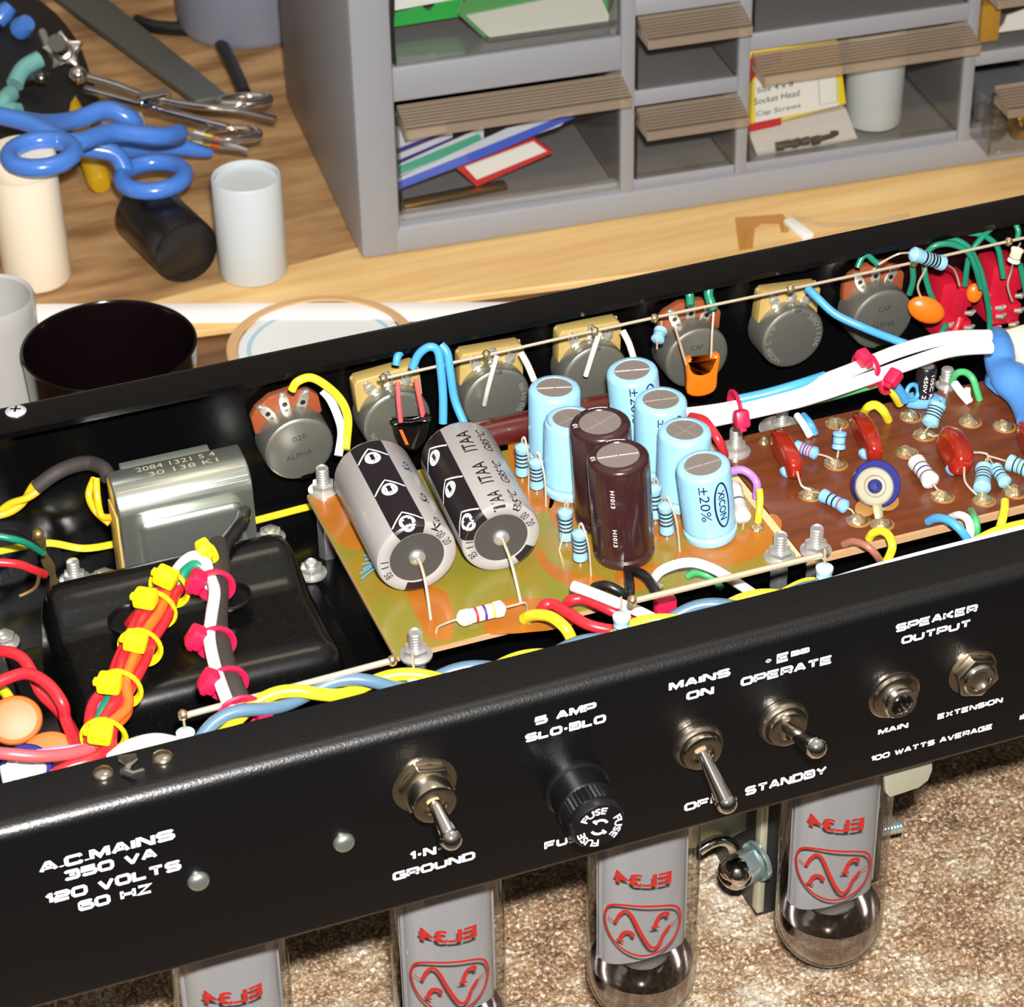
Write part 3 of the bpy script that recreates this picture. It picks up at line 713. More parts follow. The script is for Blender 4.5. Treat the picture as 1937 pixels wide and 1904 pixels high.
b = BM(); tube(b, cr([Z(160, 168, -138), Z(235, 188, -142), Z(320, 212, -146), Z(380, 228, -148), Z(430, 240, -150)]), [3] * 25, 10, flat=.7); part('shank', b, CHROME, t)
b = BM(); c, rx, ry = ringpx(462, 190, -146, 96, 26); loop(b, c, rx, ry, 2.2, (0.1, .2, 1)); part('finger_ring', b, CHROME, t)
b = BM(); c, rx, ry = ringpx(434, 256, -152, 110, 40); loop(b, c, rx, ry, 2.4, (0.1, .2, 1)); part('finger_ring', b, CHROME, t)
b = BM(); box(b, Z(292, 185, -140) - Vector((8, 4, 3)), Z(292, 185, -140) + Vector((8, 4, 3)), 1.5); part('box_joint', b, CHROME, t)
b = BM(); ball(b, Z(148, 142, -131), 4.6); part('tip', b, CHROME, t)
# striped probe
t = thing('striped_probe', 'slim probe with white yellow and orange bands by the forceps rings', 'probe', Z(415, 270, -150))
p0, p1 = Z(368, 258, -150), Z(470, 285, -150); mx = fr(p0, p1 - p0); L = (p1 - p0).length
b = BM(); lathe(b, [(.01, 0), (2.8, 0), (3, 1), (3, L * .2, 1), (3, L * .35, 2), (3, L * .52, 3), (2.4, L * .6, 3), (1, L, 3), (.01, L)], 14, 0, mx); part('barrel', b, [CARDW, CARDY, WIRE['orange'], STEEL], t)
# steel rule
b = BM(); o = [P(x, y, ZB + 12) for x, y in ((95, -12), (190, -14), (432, 180), (370, 190))]
prism(b, [Vector((p.x, p.y, 0)) for p in o], ZB + 9, ZB + 12, bev=.4); one('steel_bar', b, mat('dull_steel', (112, 114, 110), .4, .6, bump=(200, .2, .3)), 'flat dull steel bar lying diagonally behind the tools', 'bar')
# yellow handled driver
t = thing('screwdriver', 'yellow handled screwdriver lying under the blue scissors', 'screwdriver', Z(160, 250, ZB))
p0, p1 = Z(192, 352, -174), Z(118, 160, -160); mx = fr(p0, p1 - p0); L = (p1 - p0).length
b = BM(); lathe(b, [(.01, 0), (4.5, .4), (6.2, 3), (5.8, L * .3), (6.2, L * .6), (4.8, L), (.01, L)], 10, 0, mx); part('handle', b, YELH, t)
b = BM(); lathe(b, [(2.4, L), (2.2, L + 50), (.01, L + 50)], 8, 0, mx); part('shaft', b, STEEL, t)
# chrome star knob
kc = Z(120, 98, -140); mx = fr(kc, (-.25, -.75, .6), (0, 0, 1))
t = thing('star_knob', 'chrome five pointed star knob among the dark tools', 'knob', kc, rot=mx.to_3x3())
b = BM(); o = []
for k in range(10):
    r = 11.5 if k % 2 == 0 else 6.4; a = 2 * PI * k / 10 + .1; o.append((r * math.cos(a), r * math.sin(a)))
prism(b, o, -3, 3, 0, mx, 1.4); part('star', b, CHROME, t)
b = BM(); lathe(b, [(5.5, 3), (5.2, 6), (3.6, 6.4), (3.4, 16), (4.6, 16.2), (4.6, 22), (.01, 22)], 16, 0, mx); part('spindle', b, mat('dark_chrome', (120, 118, 112), .25, 1.0), t)
# teal gripped cutters
t = thing('side_cutters', 'side cutters with teal grips under the star knob', 'cutters', Z(50, 190, -150))
for q in ([(75, 112, -140), (45, 130, -142), (28, 160, -146)], [(20, 178, -140), (8, 192, -140), (12, 206, -142), (34, 212, -142)]):
    b = BM(); tube(b, cr([Z(*p) for p in q]), 4.6, 10); part('grip', b, TEALH, t)
b = BM(); ball(b, Z(78, 148, -142), 4); tube(b, [Z(78, 148, -142), Z(60, 150, -146), Z(36, 158, -146)], 2.6, 8); part('jaw', b, mat('dark_chrome', (120, 118, 112), .25, 1.0), t)
# dark tool pouch under everything, blue tipped tools
PCH = mat('black_nylon', (20, 18, 18), .6, bump=(300, .3, .6))
b = BM(); t0 = bmesh.new(); bmesh.ops.create_icosphere(t0, subdivisions=4, radius=1)
c = Z(15, 140, -172)
for v in t0.verts:
    s = 1 + .14 * noise.noise(v.co * 2.3)
    v.co = Vector((c.x + v.co.x * 40 * s, c.y + v.co.y * 110 * s, max(ZB + .1, c.z + v.co.z * 22 * s)))
take(b, t0); one('tool_pouch', b, PCH, 'black cloth tool pouch spread under the hand tools', 'pouch')
for lab, q in (('short blue plastic cap on the black tool pouch', ((36, 58), (52, 42), 5.5)), ('thin blue grip at the edge of the black tool pouch', ((-6, 40), (20, 12), 5))):
    b = BM(); p0, p1 = Z(*q[0], -146), Z(*q[1], -140); tube(b, [p0, p0.lerp(p1, .5), p1], [q[2], q[2] + .5, q[2] - 1], 10); one('capped_tool', b, HBLUE, lab, 'tool')
# grey tub, black cable
gc = P(478, 55, ZB)
t = thing('grey_tub', 'bluish grey plastic tub standing behind the cabinet corner', 'tub', (gc.x, gc.y + 8, ZB))
b = BM(); rg = 39; lathe(b, [(rg - 8, 0), (rg - 3, 1.5), (rg, 6), (rg + 3, 80), (rg + 1, 80), (rg - 2, 6), (.01, 3)], 56, 0, Matrix.Translation((gc.x, gc.y + 8, ZB)), (True, False)); part('body', b, mat('bluish_grey_plastic', (130, 136, 150), .4), t)
b = BM(); tube(b, cr([Z(258, 40, ZB + 4), Z(300, 52, ZB + 4), Z(400, 60, ZB + 4), Z(424, 95, ZB + 4), Z(446, 140, ZB + 4), Z(462, 178, ZB + 4)]), 4, 10); one('black_cable', b, WIRE['black'], 'black cable running from the grey tub to the forceps', 'cable')
# ================================================================ panel hardware
def screw_head(name, label, c, n, r, h, m, slot=None, cross=False, group=None, up=(0, 0, 1)):
    mx = fr(c, n, up)
    b = BM()
    lathe(b, [(r, 0), (r, h * .25), (r * .85, h * .7), (r * .5, h * .95), (.01, h)], 20, 0, mx, (True, False))
    if cross:
        for a in (0.4, 0.4 + PI / 2):
            box(b, (-r * .5, -r * .1, h * .8), (r * .5, r * .1, h * 1.03), 0, 1, mx @ Matrix.Rotation(a, 4, 'Z'))
    if slot is not None:
        box(b, (-r * .95, -r * .1, h * .6), (r * .95, r * .1, h * 1.02), 0, 1, mx @ Matrix.Rotation(slot, 4, 'Z'))
    one(name, b, [m, BLACKINK], label, 'screw', group)
screw_head('rivet', 'domed rivet on the black panel beside the mains voltage lettering', Y(375, 1665, 0), (0, -1, 0), 3.0, 2.0, ZINC)
screw_head('rivet', 'domed rivet on the black panel between the ground switch and mains lettering', Y(650, 1592, 0), (0, -1, 0), 3.0, 2.0, ZINC)
for px, lab in (((195, 1466), 'shiny lip screw nearest the yellow cable tie'), ((308, 1436), 'shiny lip screw just under the small hanging resistor')):
    screw_head('panel_screw', lab, P(px[0], px[1], 0), (0, 0, 1), 3.0, 1.9, NICKEL, None, False)
screw_head('lip_screw', 'bright cross head screw in the far chassis lip', P(30, 778, 0), (0, 0, 1), 3.3, 1.0, mat('bright_zinc', (235, 235, 240), .35, .6), None, True)
b = BM(); c = P(252, 1448, 0)
prism(b, [P(x, y, .1) for x, y in ((222, 1432), (258, 1428), (262, 1440), (250, 1450), (242, 1470), (232, 1462), (236, 1450), (224, 1442))], .1, .9, bev=.2); tube(b, [P(232, 1458, 1), P(252, 1466, 1.4), P(270, 1460, .6)], 1.2, 8)
one('spring_clip', b, CHROME, 'bent shiny spring clip between the two lip screws', 'clip')
NRL = mat('knurled_nickel', (170, 160, 145), .3, 1.0)
def toggle(base, tip, label, hexnut=False, ylen=-10, r0=6.2):
    c = Y(base[0], base[1], 0)
    t = thing('toggle_switch', label, 'switch', c)
    mx = fr(c, (0, -1, 0))
    b = BM()
    if hexnut:
        prism(b, [(8.0 * math.cos(k * PI / 3 + .3), 8.0 * math.sin(k * PI / 3 + .3)) for k in range(6)], .6, 3.4, 0, mx, .4)
    else:
        o = []
        for k in range(128):
            r = 7.25 + (.11 if k % 2 else 0); o.append((r * math.cos(k * PI / 64), r * math.sin(k * PI / 64)))
        prism(b, o, .1, 2.0, 0, mx)
        lathe(b, [(7.25, 2.0), (7.2, 2.5), (6.6, 3.4), (6.2, 3.5)], 36, 0, mx, (False, False))
    part('nut', b, NICKEL if hexnut else NRL, t)
    b = BM(); lathe(b, [(9.0, 0), (9.0, .6), (7, .7)] if hexnut else [(7.6, 0), (7.6, .2)], 28, 0, mx, (False, False)); part('washer', b, NICKEL, t)
    b = BM()
    L = 9.0 if hexnut else 5.0
    if not hexnut: r0 = 5.9
    lathe(b, [(r0, .2), (r0, L * .35)] + [(r0, L - .6)] + [(r0 - .3, L), (r0 - 1.2, L + .3), (3.4, L + .1), (3.2, L - 1.5), (.01, L - 1.5)], 32, 0, mx, (False, False))
    part('bushing', b, NICKEL, t)
    p0 = mx @ Vector((0, 0, L - 1.0)); p1 = Y(tip[0], tip[1], -L + ylen)
    d = (p1 - p0); n = 8
    b = BM(); tube(b, [p0 + d * (k / n) for k in range(n + 1)], [1.7 + 1.2 * k / n for k in range(n + 1)], 20)
    ball(b, p1, 3.1, 0, 20)
    part('lever', b, CHROME, t)
toggle((802, 1482), (853, 1586), 'toggle switch with hex nut above the word GROUND', True, -9)
toggle((1316, 1404), (1374, 1518), 'toggle switch with long lever between MAINS ON and OFF', False, -9)
toggle((1477, 1360), (1543, 1413), 'toggle switch pointing outwards between OPERATE and STANDBY', False, -14)
# fuse holder
FB = mat('black_bakelite', (14, 14, 15), .28, coat=.2)
c = Y(1088, 1487, 0)
t = thing('fuse_holder', 'round black fuse holder with white FUSE lettering on its cap', 'fuse holder', c)
mx = fr(c, (0, -1, 0), (0, 0, 1))
f0 = Y(1122, 1557, -20.5)
mf = fr(c, (0, -1, 0), (0, 0, 1))
b = BM(); lathe(b, [(9.2, 0), (9.2, 1.5), (8.4, 2), (8.4, 9), (7.9, 9.4)], 40, 0, mx, (False, False)); part('body', b, FB, t)
b = BM(); o = []
for k in range(80):
    r = 7.9 + (.3 if k % 2 else 0); o.append((r * math.cos(k * PI / 40), r * math.sin(k * PI / 40)))
prism(b, o, 9.3, 14.5, 0, mx)
lathe(b, [(7.9, 14.4), (7.7, 16.6), (7.2, 17.4), (.01, 17.5)], 48, 0, mx, (False, False)); part('cap', b, FB, t)
b = BM()
def ringfn(rad, a0):
    # fn for lettering that runs around the cap's face: u along the arc, v outwards
    return lambda u, v: c + Vector(((rad + v) * math.sin(a0 + u / rad), -17.6, (rad + v) * math.cos(a0 + u / rad)))
for a0 in (-52, 68, 188):
    text(b, 'FUSE', 6.0, 2.25, ringfn(4.35, R(a0 - 5)), 0, .018, True)
for a0 in (-150, 30):
    ribbon(b, [(k * .25, 0) for k in range(17)], .75, ringfn(2.35, R(a0 - 60)), 0)
    ribbon(b, [(-.1, -.9), (-.1, .9)], .7, ringfn(2.35, R(a0 - 60)), 0)
part('lettering', b, WHITEINK, t)
# output jacks
def jack(px, label, tall):
    c = Y(px[0], px[1], 0); t = thing('output_jack', label, 'jack', c); mx = fr(c, (0, -1, 0))
    b = BM(); lathe(b, [(8.0, 0), (8.0, .5), (7.4, .9), (6.6, .9)], 36, 0, mx, (False, False)) if not tall else lathe(b, [(7.6, 0), (7.6, .6), (6, .7)], 36, 0, mx, (False, False)); part('washer', b, NICKEL, t)
    b = BM()
    if tall: prism(b, [(7.0 * math.cos(k * PI / 3 + .25), 7.0 * math.sin(k * PI / 3 + .25)) for k in range(6)], .6, 4.2, 0, mx, .5)
    else: lathe(b, [(7.3, .8), (6.9, 2.0), (5.2, 2.6), (4.9, 2.6)], 36, 0, mx, (False, False))
    part('nut', b, NICKEL, t)
    b = BM(); lathe(b, [(5.0, .5), (5.0, 4.8), (4.6, 5.3), (3.4, 5.2), (3.1, 4.2), (3.1, -4), (.01, -4)], 36, 0, mx, (False, False)); part('sleeve', b, CHROME, t)
jack((1690, 1312), 'round speaker jack above the word MAIN', False)
jack((1838, 1268), 'hex nut speaker jack above the word EXTENSION', True)
# ================================================================ tubes hanging below the chassis
PLATE = mat('grey_anode', (150, 152, 158), .5, .2)
GETTER = mat('getter_mirror', (168, 163, 164), .12, 1.0)
TY = 31.0
def power_tube(px, label, rot=0.0):
    c = Y(px[0], px[1], TY); c.z = -H
    t = thing('power_tube', label, 'vacuum tube', (c.x, c.y, -H), 'four large glass tubes under the chassis')
    rg = 17.0; zb = 99.0
    def w(x, y, z): return Vector((c.x + x, c.y + y, -H - z))
    mx = Matrix.Translation((c.x, c.y, -H)) @ Matrix.Diagonal((1, 1, -1, 1))
    b = BM(); lathe(b, [(16.5, .2), (16.5, 3), (17.5, 3.4), (17.5, 6), (14.5, 6.3)], 32, 0, mx, (True, True)); part('base', b, mat('tube_base_brown', (60, 44, 36), .4), t)
    b = BM(); prof = [(14.6, 6.4), (rg - .6, 9), (rg, 14), (rg, zb - rg + 1)]
    for k in range(1, 11):
        a = PI / 2 * k / 10; prof.append((rg * math.cos(a) if k < 10 else .01, zb - rg + 1 + (rg - 1) * math.sin(a)))
    lathe(b, prof, 48, 0, mx, (False, False)); part('glass_envelope', b, GLASS, t)
    b = BM(); o = []
    for k in range(40):
        a = 2 * PI * k / 40; s = abs(math.cos(a)) ** .7 * (1 if math.cos(a) > 0 else -1); o.append((13.8 * s, 5.5 * math.sin(a)))
    prism(b, o, 12, 74, 0, mx, .6, 1)
    for s in (-1, 1): box(b, (s * 13.2 - .5, -1, 14), (s * 13.2 + 1.2 * s, 1, 72), .2, 0, mx)
    part('anode_plate', b, PLATE, t)
    b = BM(); prof = [(15.9, 78), (16.3, 81), (16.3, zb - rg + .6)]
    for k in range(1, 9):
        a = PI / 2 * k / 8; prof.append((16.3 * math.cos(a) if k < 8 else .01, zb - rg + .6 + (rg - 1.6) * math.sin(a)))
    lathe(b, prof, 48, 0, mx, (False, False)); part('getter_mirror', b, GETTER, t)
    b = BM(); lathe(b, [(.01, 75.5), (8, 75.5), (8, 76.5), (.01, 76.7)], 24, 0, mx, (False, False)); tube(b, [w(-9, 0, 75), w(-9, 0, 79)], .5, 6); tube(b, [w(9, 0, 75), w(9, 0, 79)], .5, 6)
    part('getter_disc', b, CHROME, t)  # chrome getter disc with its two support wires
    # red print on the glass, read with the tube standing on its pins (so it hangs upside down)
    Rr = rg + .08
    def pf(u, v):  # u along the glass to the right, v down, both from the print's middle
        a = u / Rr + rot
        return Vector((c.x + Rr * math.sin(a), c.y - Rr * math.cos(a), -H - 50.3 - v))
    b = BM(); text(b, 'EL34', 17.6, 4.9, lambda u, v: pf(8.6 - u, -22.5 - v + 4.6), 0, .03, True); part('lettering', b, REDINK, t)
    b = BM(); kx, ky = .0485, .0500
    def q(L): return [((x - 1257) * kx, (y - 600) * ky) for x, y in L]
    ring = cr([Vector((p[0], p[1], 0)) for p in q([(1005, 540), (1040, 455), (1130, 410), (1257, 398), (1390, 412), (1475, 455), (1510, 540), (1500, 630), (1455, 710), (1370, 775), (1257, 803), (1145, 775), (1060, 710), (1015, 630)])], 5, True)
    ribbon(b, ring, .85, pf, 0, True)
    ribbon(b, cr([Vector((p[0], p[1], 0)) for p in q([(1082, 572), (1110, 500), (1150, 452), (1190, 480), (1240, 600), (1295, 715), (1335, 742), (1370, 700), (1390, 640), (1432, 585)])], 5), 1.15, pf)
    ribbon(b, q([(1030, 548), (1085, 575)]), .35, pf); ribbon(b, q([(1425, 588), (1485, 560)]), .35, pf)
    for L, ft in (([(1335, 570), (1345, 520), (1368, 480), (1400, 474), (1414, 488), (1408, 505)], [(1308, 574), (1362, 576)]), ([(1115, 702), (1126, 660), (1150, 625), (1180, 618), (1198, 634), (1192, 652)], [(1088, 706), (1142, 706)])):
        ribbon(b, cr([Vector((p[0], p[1], 0)) for p in q(L)], 4), 1.3, pf); ribbon(b, q(ft), .7, pf)
    part('logo', b, REDINK, t)
power_tube((437, 1850), 'glass power tube at the frame bottom below the mains lettering', R(-11))
power_tube((847, 1780), 'glass power tube hanging below the GROUND lettering', R(-17))
power_tube((1216, 1660), 'glass power tube hanging below the round fuse holder', R(-23))
power_tube((1577, 1600), 'glass power tube hanging below the STANDBY lettering', R(-28))
# small preamp tube at the far end
c = Y(1930, 1420, 60)
t = thing('small_tube', 'small glass tube with a pointed tip at the far end of the chassis', 'vacuum tube', (c.x, c.y, -H))
mx = Matrix.Translation((c.x, c.y, -H)) @ Matrix.Diagonal((1, 1, -1, 1))
b = BM(); lathe(b, [(10.5, 0), (10.5, 5), (10.3, 28), (9, 33), (5, 36), (2, 37), (1.2, 39), (.6, 41), (.01, 41.2)], 32, 0, mx, (False, False)); part('glass_envelope', b, GLASS, t)
b = BM(); lathe(b, [(8, 2), (8, 24), (9.3, 26), (8, 31), (.01, 33)], 24, 0, mx, (True, False)); part('electrode', b, mat('dark_electrode', (70, 62, 52), .35, .6), t)
# output transformer below the chassis with its clamp bracket and bolt
c = Y(1440, 1600, 82)
t = thing('output_transformer', 'black laminated transformer hanging under the chassis behind a glass tube', 'transformer', (c.x + 22, c.y, -H))
LAM = mat('black_laminations', (30, 30, 30), .45, bump=(90, .6, .8)); ENDB = mat('cream_zinc', (196, 196, 172), .35, .5)
b = BM(); x0 = Y(1425, 1600, 70).x; zt = Y(1440, 1715, 70).z
box(b, (x0, 66, zt), (x0 + 46, 118, -H - .3), 1.2); part('core', b, LAM, t)
def yplate(b, px, y, th, bev=.3):
    """upright plate y behind the panel, outlined by pixels"""
    o = [Y(p[0], p[1], y) for p in px]
    prism(b, [(p.x, p.z) for p in o], 0, th, 0, Matrix(((1, 0, 0, 0), (0, 0, 1, y), (0, 1, 0, 0), (0, 0, 0, 1))), bev)
b = BM(); box(b, (x0 - 1.6, 62, zt + 6), (x0 + 1, 66, -H - .3), .5); part('bracket', b, ENDB, t)
b = BM(); yplate(b, ((1300, 1480), (1300, 1606), (1330, 1600), (1352, 1588), (1380, 1586), (1430, 1560), (1430, 1480)), 76, 2.0); part('end_cover', b, ENDB, t)
b = BM(); tube(b, cr([Y(x, y, 73) for x, y in ((1322, 1608), (1344, 1594), (1366, 1588), (1384, 1596), (1392, 1614))]), 2.0, 10); part('rolled_edge', b, CHROME, t)
BZ = mat('bluish_zinc', (205, 226, 226), .2, .85)
b = BM(); p = Y(1400, 1644, 60); mx = fr(p, (1, .25, 0)) @ Matrix.Scale(1.3, 4); prism(b, [(4.6 * math.cos(k * PI / 3), 4.6 * math.sin(k * PI / 3)) for k in range(6)], -1, 4.6, 0, mx, .4); lathe(b, [(5.2, 4.6), (5.4, 5.2), (5.4, 5.8), (2, 6)], 24, 0, mx, (False, False)); part('nut', b, BZ, t)
b = BM(); ball(b, (0, 0, -1.5), (4.6, 4.6, 4.2), 0, 20, mx); part('bolt', b, CHROME, t)
def threaded(b, p0, p1, r, pitch=1.0, mi=0):
    mx = fr(p0, p1 - p0); L = (Vector(p1) - Vector(p0)).length; prof = [(.01, 0)]; z = 0
    while z < L - pitch * .4:
        prof += [(r * .86, z), (r, z + pitch * .45), (r * .86, z + pitch * .9)]; z += pitch
    prof += [(r * .7, L), (.01, L)]
    lathe(b, prof, 12, mi, mx, (False, False))
b = BM(); p = Y(1700, 1563, 70); threaded(b, p - Vector((32, -2, -1)), p + Vector((.8, -.2, .2)), 2.4, 1.1); part('through_bolt', b, BZ, t)
b = BM(); yplate(b, ((1674, 1400), (1676, 1500), (1684, 1508), (1738, 1490), (1756, 1476), (1764, 1456), (1764, 1400)), 7, 1.5)
for v in b.verts: v.co.z = min(v.co.z, -H - .3)
one('mounting_tab', b, mat('cream_zinc', (206, 204, 184), .4, .2), 'cream metal tab with rounded corner under the chassis by the speaker jacks', 'tab')
for k, px in enumerate(((342, 1846), (390, 1838))):
    q = Y(px[0], px[1], 52); b = BM(); box(b, (q.x - 4, 52, -H - 24), (q.x + 4, 53.5, -H - .3), .6)
    one('terminal_tab', b, mat('cream_tab', (214, 204, 180), .4), ('narrow cream tab behind the tube at the frame bottom', 'rounded cream tab behind the same bottom tube')[k], 'tab')
# ================================================================ inside the chassis
FLOOR = -H + TH
ZP = -36.0                                   # upper face of the circuit boards
def pl(pts, z=0):
    """pixel points (x, y[, z]) -> places"""
    return [P(p[0], p[1], p[2] if len(p) > 2 else z) for p in pts]
# ---- power transformer under its black end bell
t = thing('power_transformer', 'large black power transformer bell filling the chassis near the mains lettering', 'transformer', (-68, 105, FLOOR))
b = BM(); tb_ = bmesh.new(); bmesh.ops.create_cube(tb_, size=1)
x0, x1, y0, y1, z0, z1 = -109.0, -26.0, 72.0, 132.5, FLOOR, -31.0
for v in tb_.verts:
    top = v.co.z > 0
    v.co = Vector((x0 + (v.co.x + .5) * (x1 - x0), y0 + (v.co.y + .5) * (y1 - y0), z1 if top else z0))
    if top:
        v.co.x += 2.5 if v.co.x < -60 else -2.5
        v.co.y += 3.5 if v.co.y < 100 else -1.0
bmesh.ops.bevel(tb_, geom=[e for e in tb_.edges if max(v.co.z for v in e.verts) > -40], offset=6.5, segments=6, profile=.5, affect='EDGES')
bmesh.ops.subdivide_edges(tb_, edges=[e for e in tb_.edges if e.calc_length() > 12], cuts=14, use_grid_fill=True)
for v in tb_.verts:
    if v.co.z > -38:
        s_ = min(1, max(0, (v.co.y - 109) / 14)); v.co.z += 8.0 * s_ * s_ * (3 - 2 * s_) * min(1, (v.co.z + 38) / 6)
        v.co.z += .8 * max(0, 1 - ((v.co.x + 68) / 40) ** 2) * max(0, 1 - ((v.co.y - 95) / 28) ** 2)
take(b, tb_); part('end_bell', b, GLOSSBLACK, t)
b = BM(); box(b, (-117, 64, FLOOR), (-17, 146, FLOOR + 3), 1); part('flange', b, GLOSSBLACK, t)
def grommet(px, r):
    c = P(px[0], px[1], -26.4); b = BM(); mx = fr(c, (0, 0, 1))
    lathe(b, [(r + 1.0, -.4), (r + 1.0, .5), (r + .4, .9), (r, .5), (r - .2, -.3), (.01, -.3)], 30, 0, mx, (False, False)); part('grommet', b, mat('black_rubber', (8, 8, 8), .3), t)
grommet((250, 1172), 6.2); grommet((432, 1128), 6.0)
# ---- choke
t = thing('filter_choke', 'shiny zinc plated choke with pressed cover behind the black transformer', 'choke', (-54, 162, FLOOR))
ca_, cb_ = P(222, 945, -15), P(475, 885, -15)
cx0, cx1, cy = ca_.x, cb_.x, (ca_.y + cb_.y) / 2
b = BM(); o = [(cy + 15.5, FLOOR), (cy + 15.5, -15), (cy + 8, -15)] + [(cy + 8 - 8 * math.sin(k * PI / 16), -23 + 8 * math.cos(k * PI / 16)) for k in range(1, 9)] + [(cy, FLOOR)]
prism(b, o, cx0, cx1, 0, Matrix(((0, 0, 1, 0), (1, 0, 0, 0), (0, 1, 0, 0), (0, 0, 0, 1))), .9, 2); part('cover', b, ZINC, t)
b = BM(); o = [(cx0 + 4.6, -47), (cx0 + 4.6, -23.5), (cx1 - 4.0, -23.5), (cx1 - 4.0, -47)]
mxc = Matrix(((1, 0, 0, 0), (0, 0, -1, cy + .3), (0, 1, 0, 0), (0, 0, 0, 1))); prism(b, o, 0, 3.8, 0, mxc, 3.5, 5); part('pressed_panel', b, ZINC, t)
b = BM(); box(b, (cx0 + 5, cy + 15, FLOOR), (cx1 - 9, cy + 19, -15.2), .4); part('laminations', b, mat('dull_laminations', (140, 146, 138), .45, .7), t)
b = BM()
for k, s in enumerate(('2084 1321 5 4', '30 138 K1')):
    text(b, s, 25 - 3 * k, 2.3, lambda u, v: Vector((cx0 + 9 + 3 * k + u, cy + 11.4 - 3.6 * k + v, -14.93)), 0, 0)
part('stamped_digits', b, mat('stamp_shine', (235, 225, 190), .3, .6), t)
b = BM(); box(b, (cx0 - .6, cy + 3, -54), (cx0 + .2, cy + 14, -24), .3); part('insulation_card', b, mat('tan_card', (190, 150, 70), .5), t)
# ---- circuit boards
t = thing('filter_board', 'amber translucent circuit board carrying the large capacitors', 'circuit board', (50, 115, ZP - 2))
AX0, AX1, AY0, AY1 = -14.0, 116.3, 72.6, 160.9
b = BM(); box(b, (AX0, AY0, ZP - 1.8), (AX1, AY1, ZP), .15, 0, None, 1); part('laminate', b, BOARD, t)
b = BM(); box(b, (AX0 - .12, AY0 - .12, ZP - 1.8), (AX1 + .05, AY0, ZP - .3), 0); part('cut_edge', b, BOARDEDGE, t)
b = BM(); box(b, (AX0 - .12, AY0, ZP - 1.8), (AX0, AY1, ZP - .3), 0); part('cut_edge', b, BOARDEDGE, t)
b = BM(); box(b, (AX1 - 2.6, AY0 + .5, ZP - .01), (AX1 + .05, AY1, ZP + .06), 0); part('pale_strip', b, mat('pale_laminate', (196, 176, 132), .5), t)
for q in ([(590, 940), (640, 935), (690, 1030), (642, 1030)], [(768, 1110), (845, 1120), (856, 1205), (816, 1208), (800, 1190)], [(925, 1140), (1010, 1130), (1090, 1150), (1080, 1185), (930, 1200), (915, 1180)],
          [(1015, 1035), (1060, 1075), (1150, 1095), (1150, 1125), (1080, 1110), (1025, 1075)], [(960, 840), (1010, 850), (1050, 900), (1045, 960), (1000, 970), (975, 930)], [(1040, 940), (1090, 940), (1095, 990), (1050, 1000)],
          [(1280, 1040), (1400, 1010), (1460, 970), (1480, 1000), (1420, 1060), (1300, 1075)], [(1215, 940), (1300, 960), (1290, 1010), (1230, 1020)], [(1160, 1085), (1240, 1065), (1260, 1085), (1200, 1120)]):
    o = pl(q, ZP); c = sum(o, Vector()) / len(o); sm = cr([c.lerp(p, .98) for p in o], 3, True)
    b = BM(); prism(b, sm, ZP - .02, ZP + .05); part('copper_trace', b, TRACE, t)
t2 = thing('preamp_board', 'dark brown fibre circuit board with turret solder joints beside the amber board', 'circuit board', (170, 105, ZP - 2))
b = BM(); box(b, (AX1 + .6, 70.5, ZP - 2.2), (292, 139.5, ZP), .15, 0, None, 1); part('laminate', b, BROWNBOARD, t2)
b = BM(); box(b, (AX1 + .6, 70.3, ZP - 2.2), (292, 71.6, ZP + .05), 0); part('cut_edge', b, mat('tan_edge', (176, 140, 100), .6), t2)
for px in ((1578, 877), (1580, 800), (1530, 935), (1712, 855), (1745, 822), (1720, 787), (1780, 938), (1858, 945), (1917, 930), (1832, 797), (1897, 806), (1620, 983), (1665, 990), (1445, 836)):
    c = P(px[0], px[1], ZP); b = BM(); s = 1.0 if px[0] != 1445 else .55
    lathe(b, [(3.4 * s, 0), (3.3 * s, .4), (2.5 * s, 1.0), (1.6 * s, 1.7), (1.2 * s, 2.0), (.01, 2.1)], 14, 0, Matrix.Translation(c), (False, False))
    for v in b.verts: v.co += Vector((noise.noise(v.co * .8), noise.noise(v.co * .8 + Vector((9, 0, 0))), .5 * noise.noise(v.co * .9))) * .5
    part('solder_joint', b, SOLDER, t2)
    if s == 1.0:
        b = BM(); lathe(b, [(3.9, .02), (3.6, .25), (3.0, .4)], 14, 0, Matrix.Translation(c + Vector((.4, -.6, 0))), (False, False)); part('flux_ring', b, FLUX, t2)
for px in ((1000, 1172), (1433, 998), (1242, 1110)):
    c = P(px[0], px[1], ZP); b = BM(); lathe(b, [(2.4, 0), (2.1, .7), (1.0, 1.3), (.01, 1.4)], 14, 0, Matrix.Translation(c), (False, False)); part('solder_joint', b, SOLDER, t)
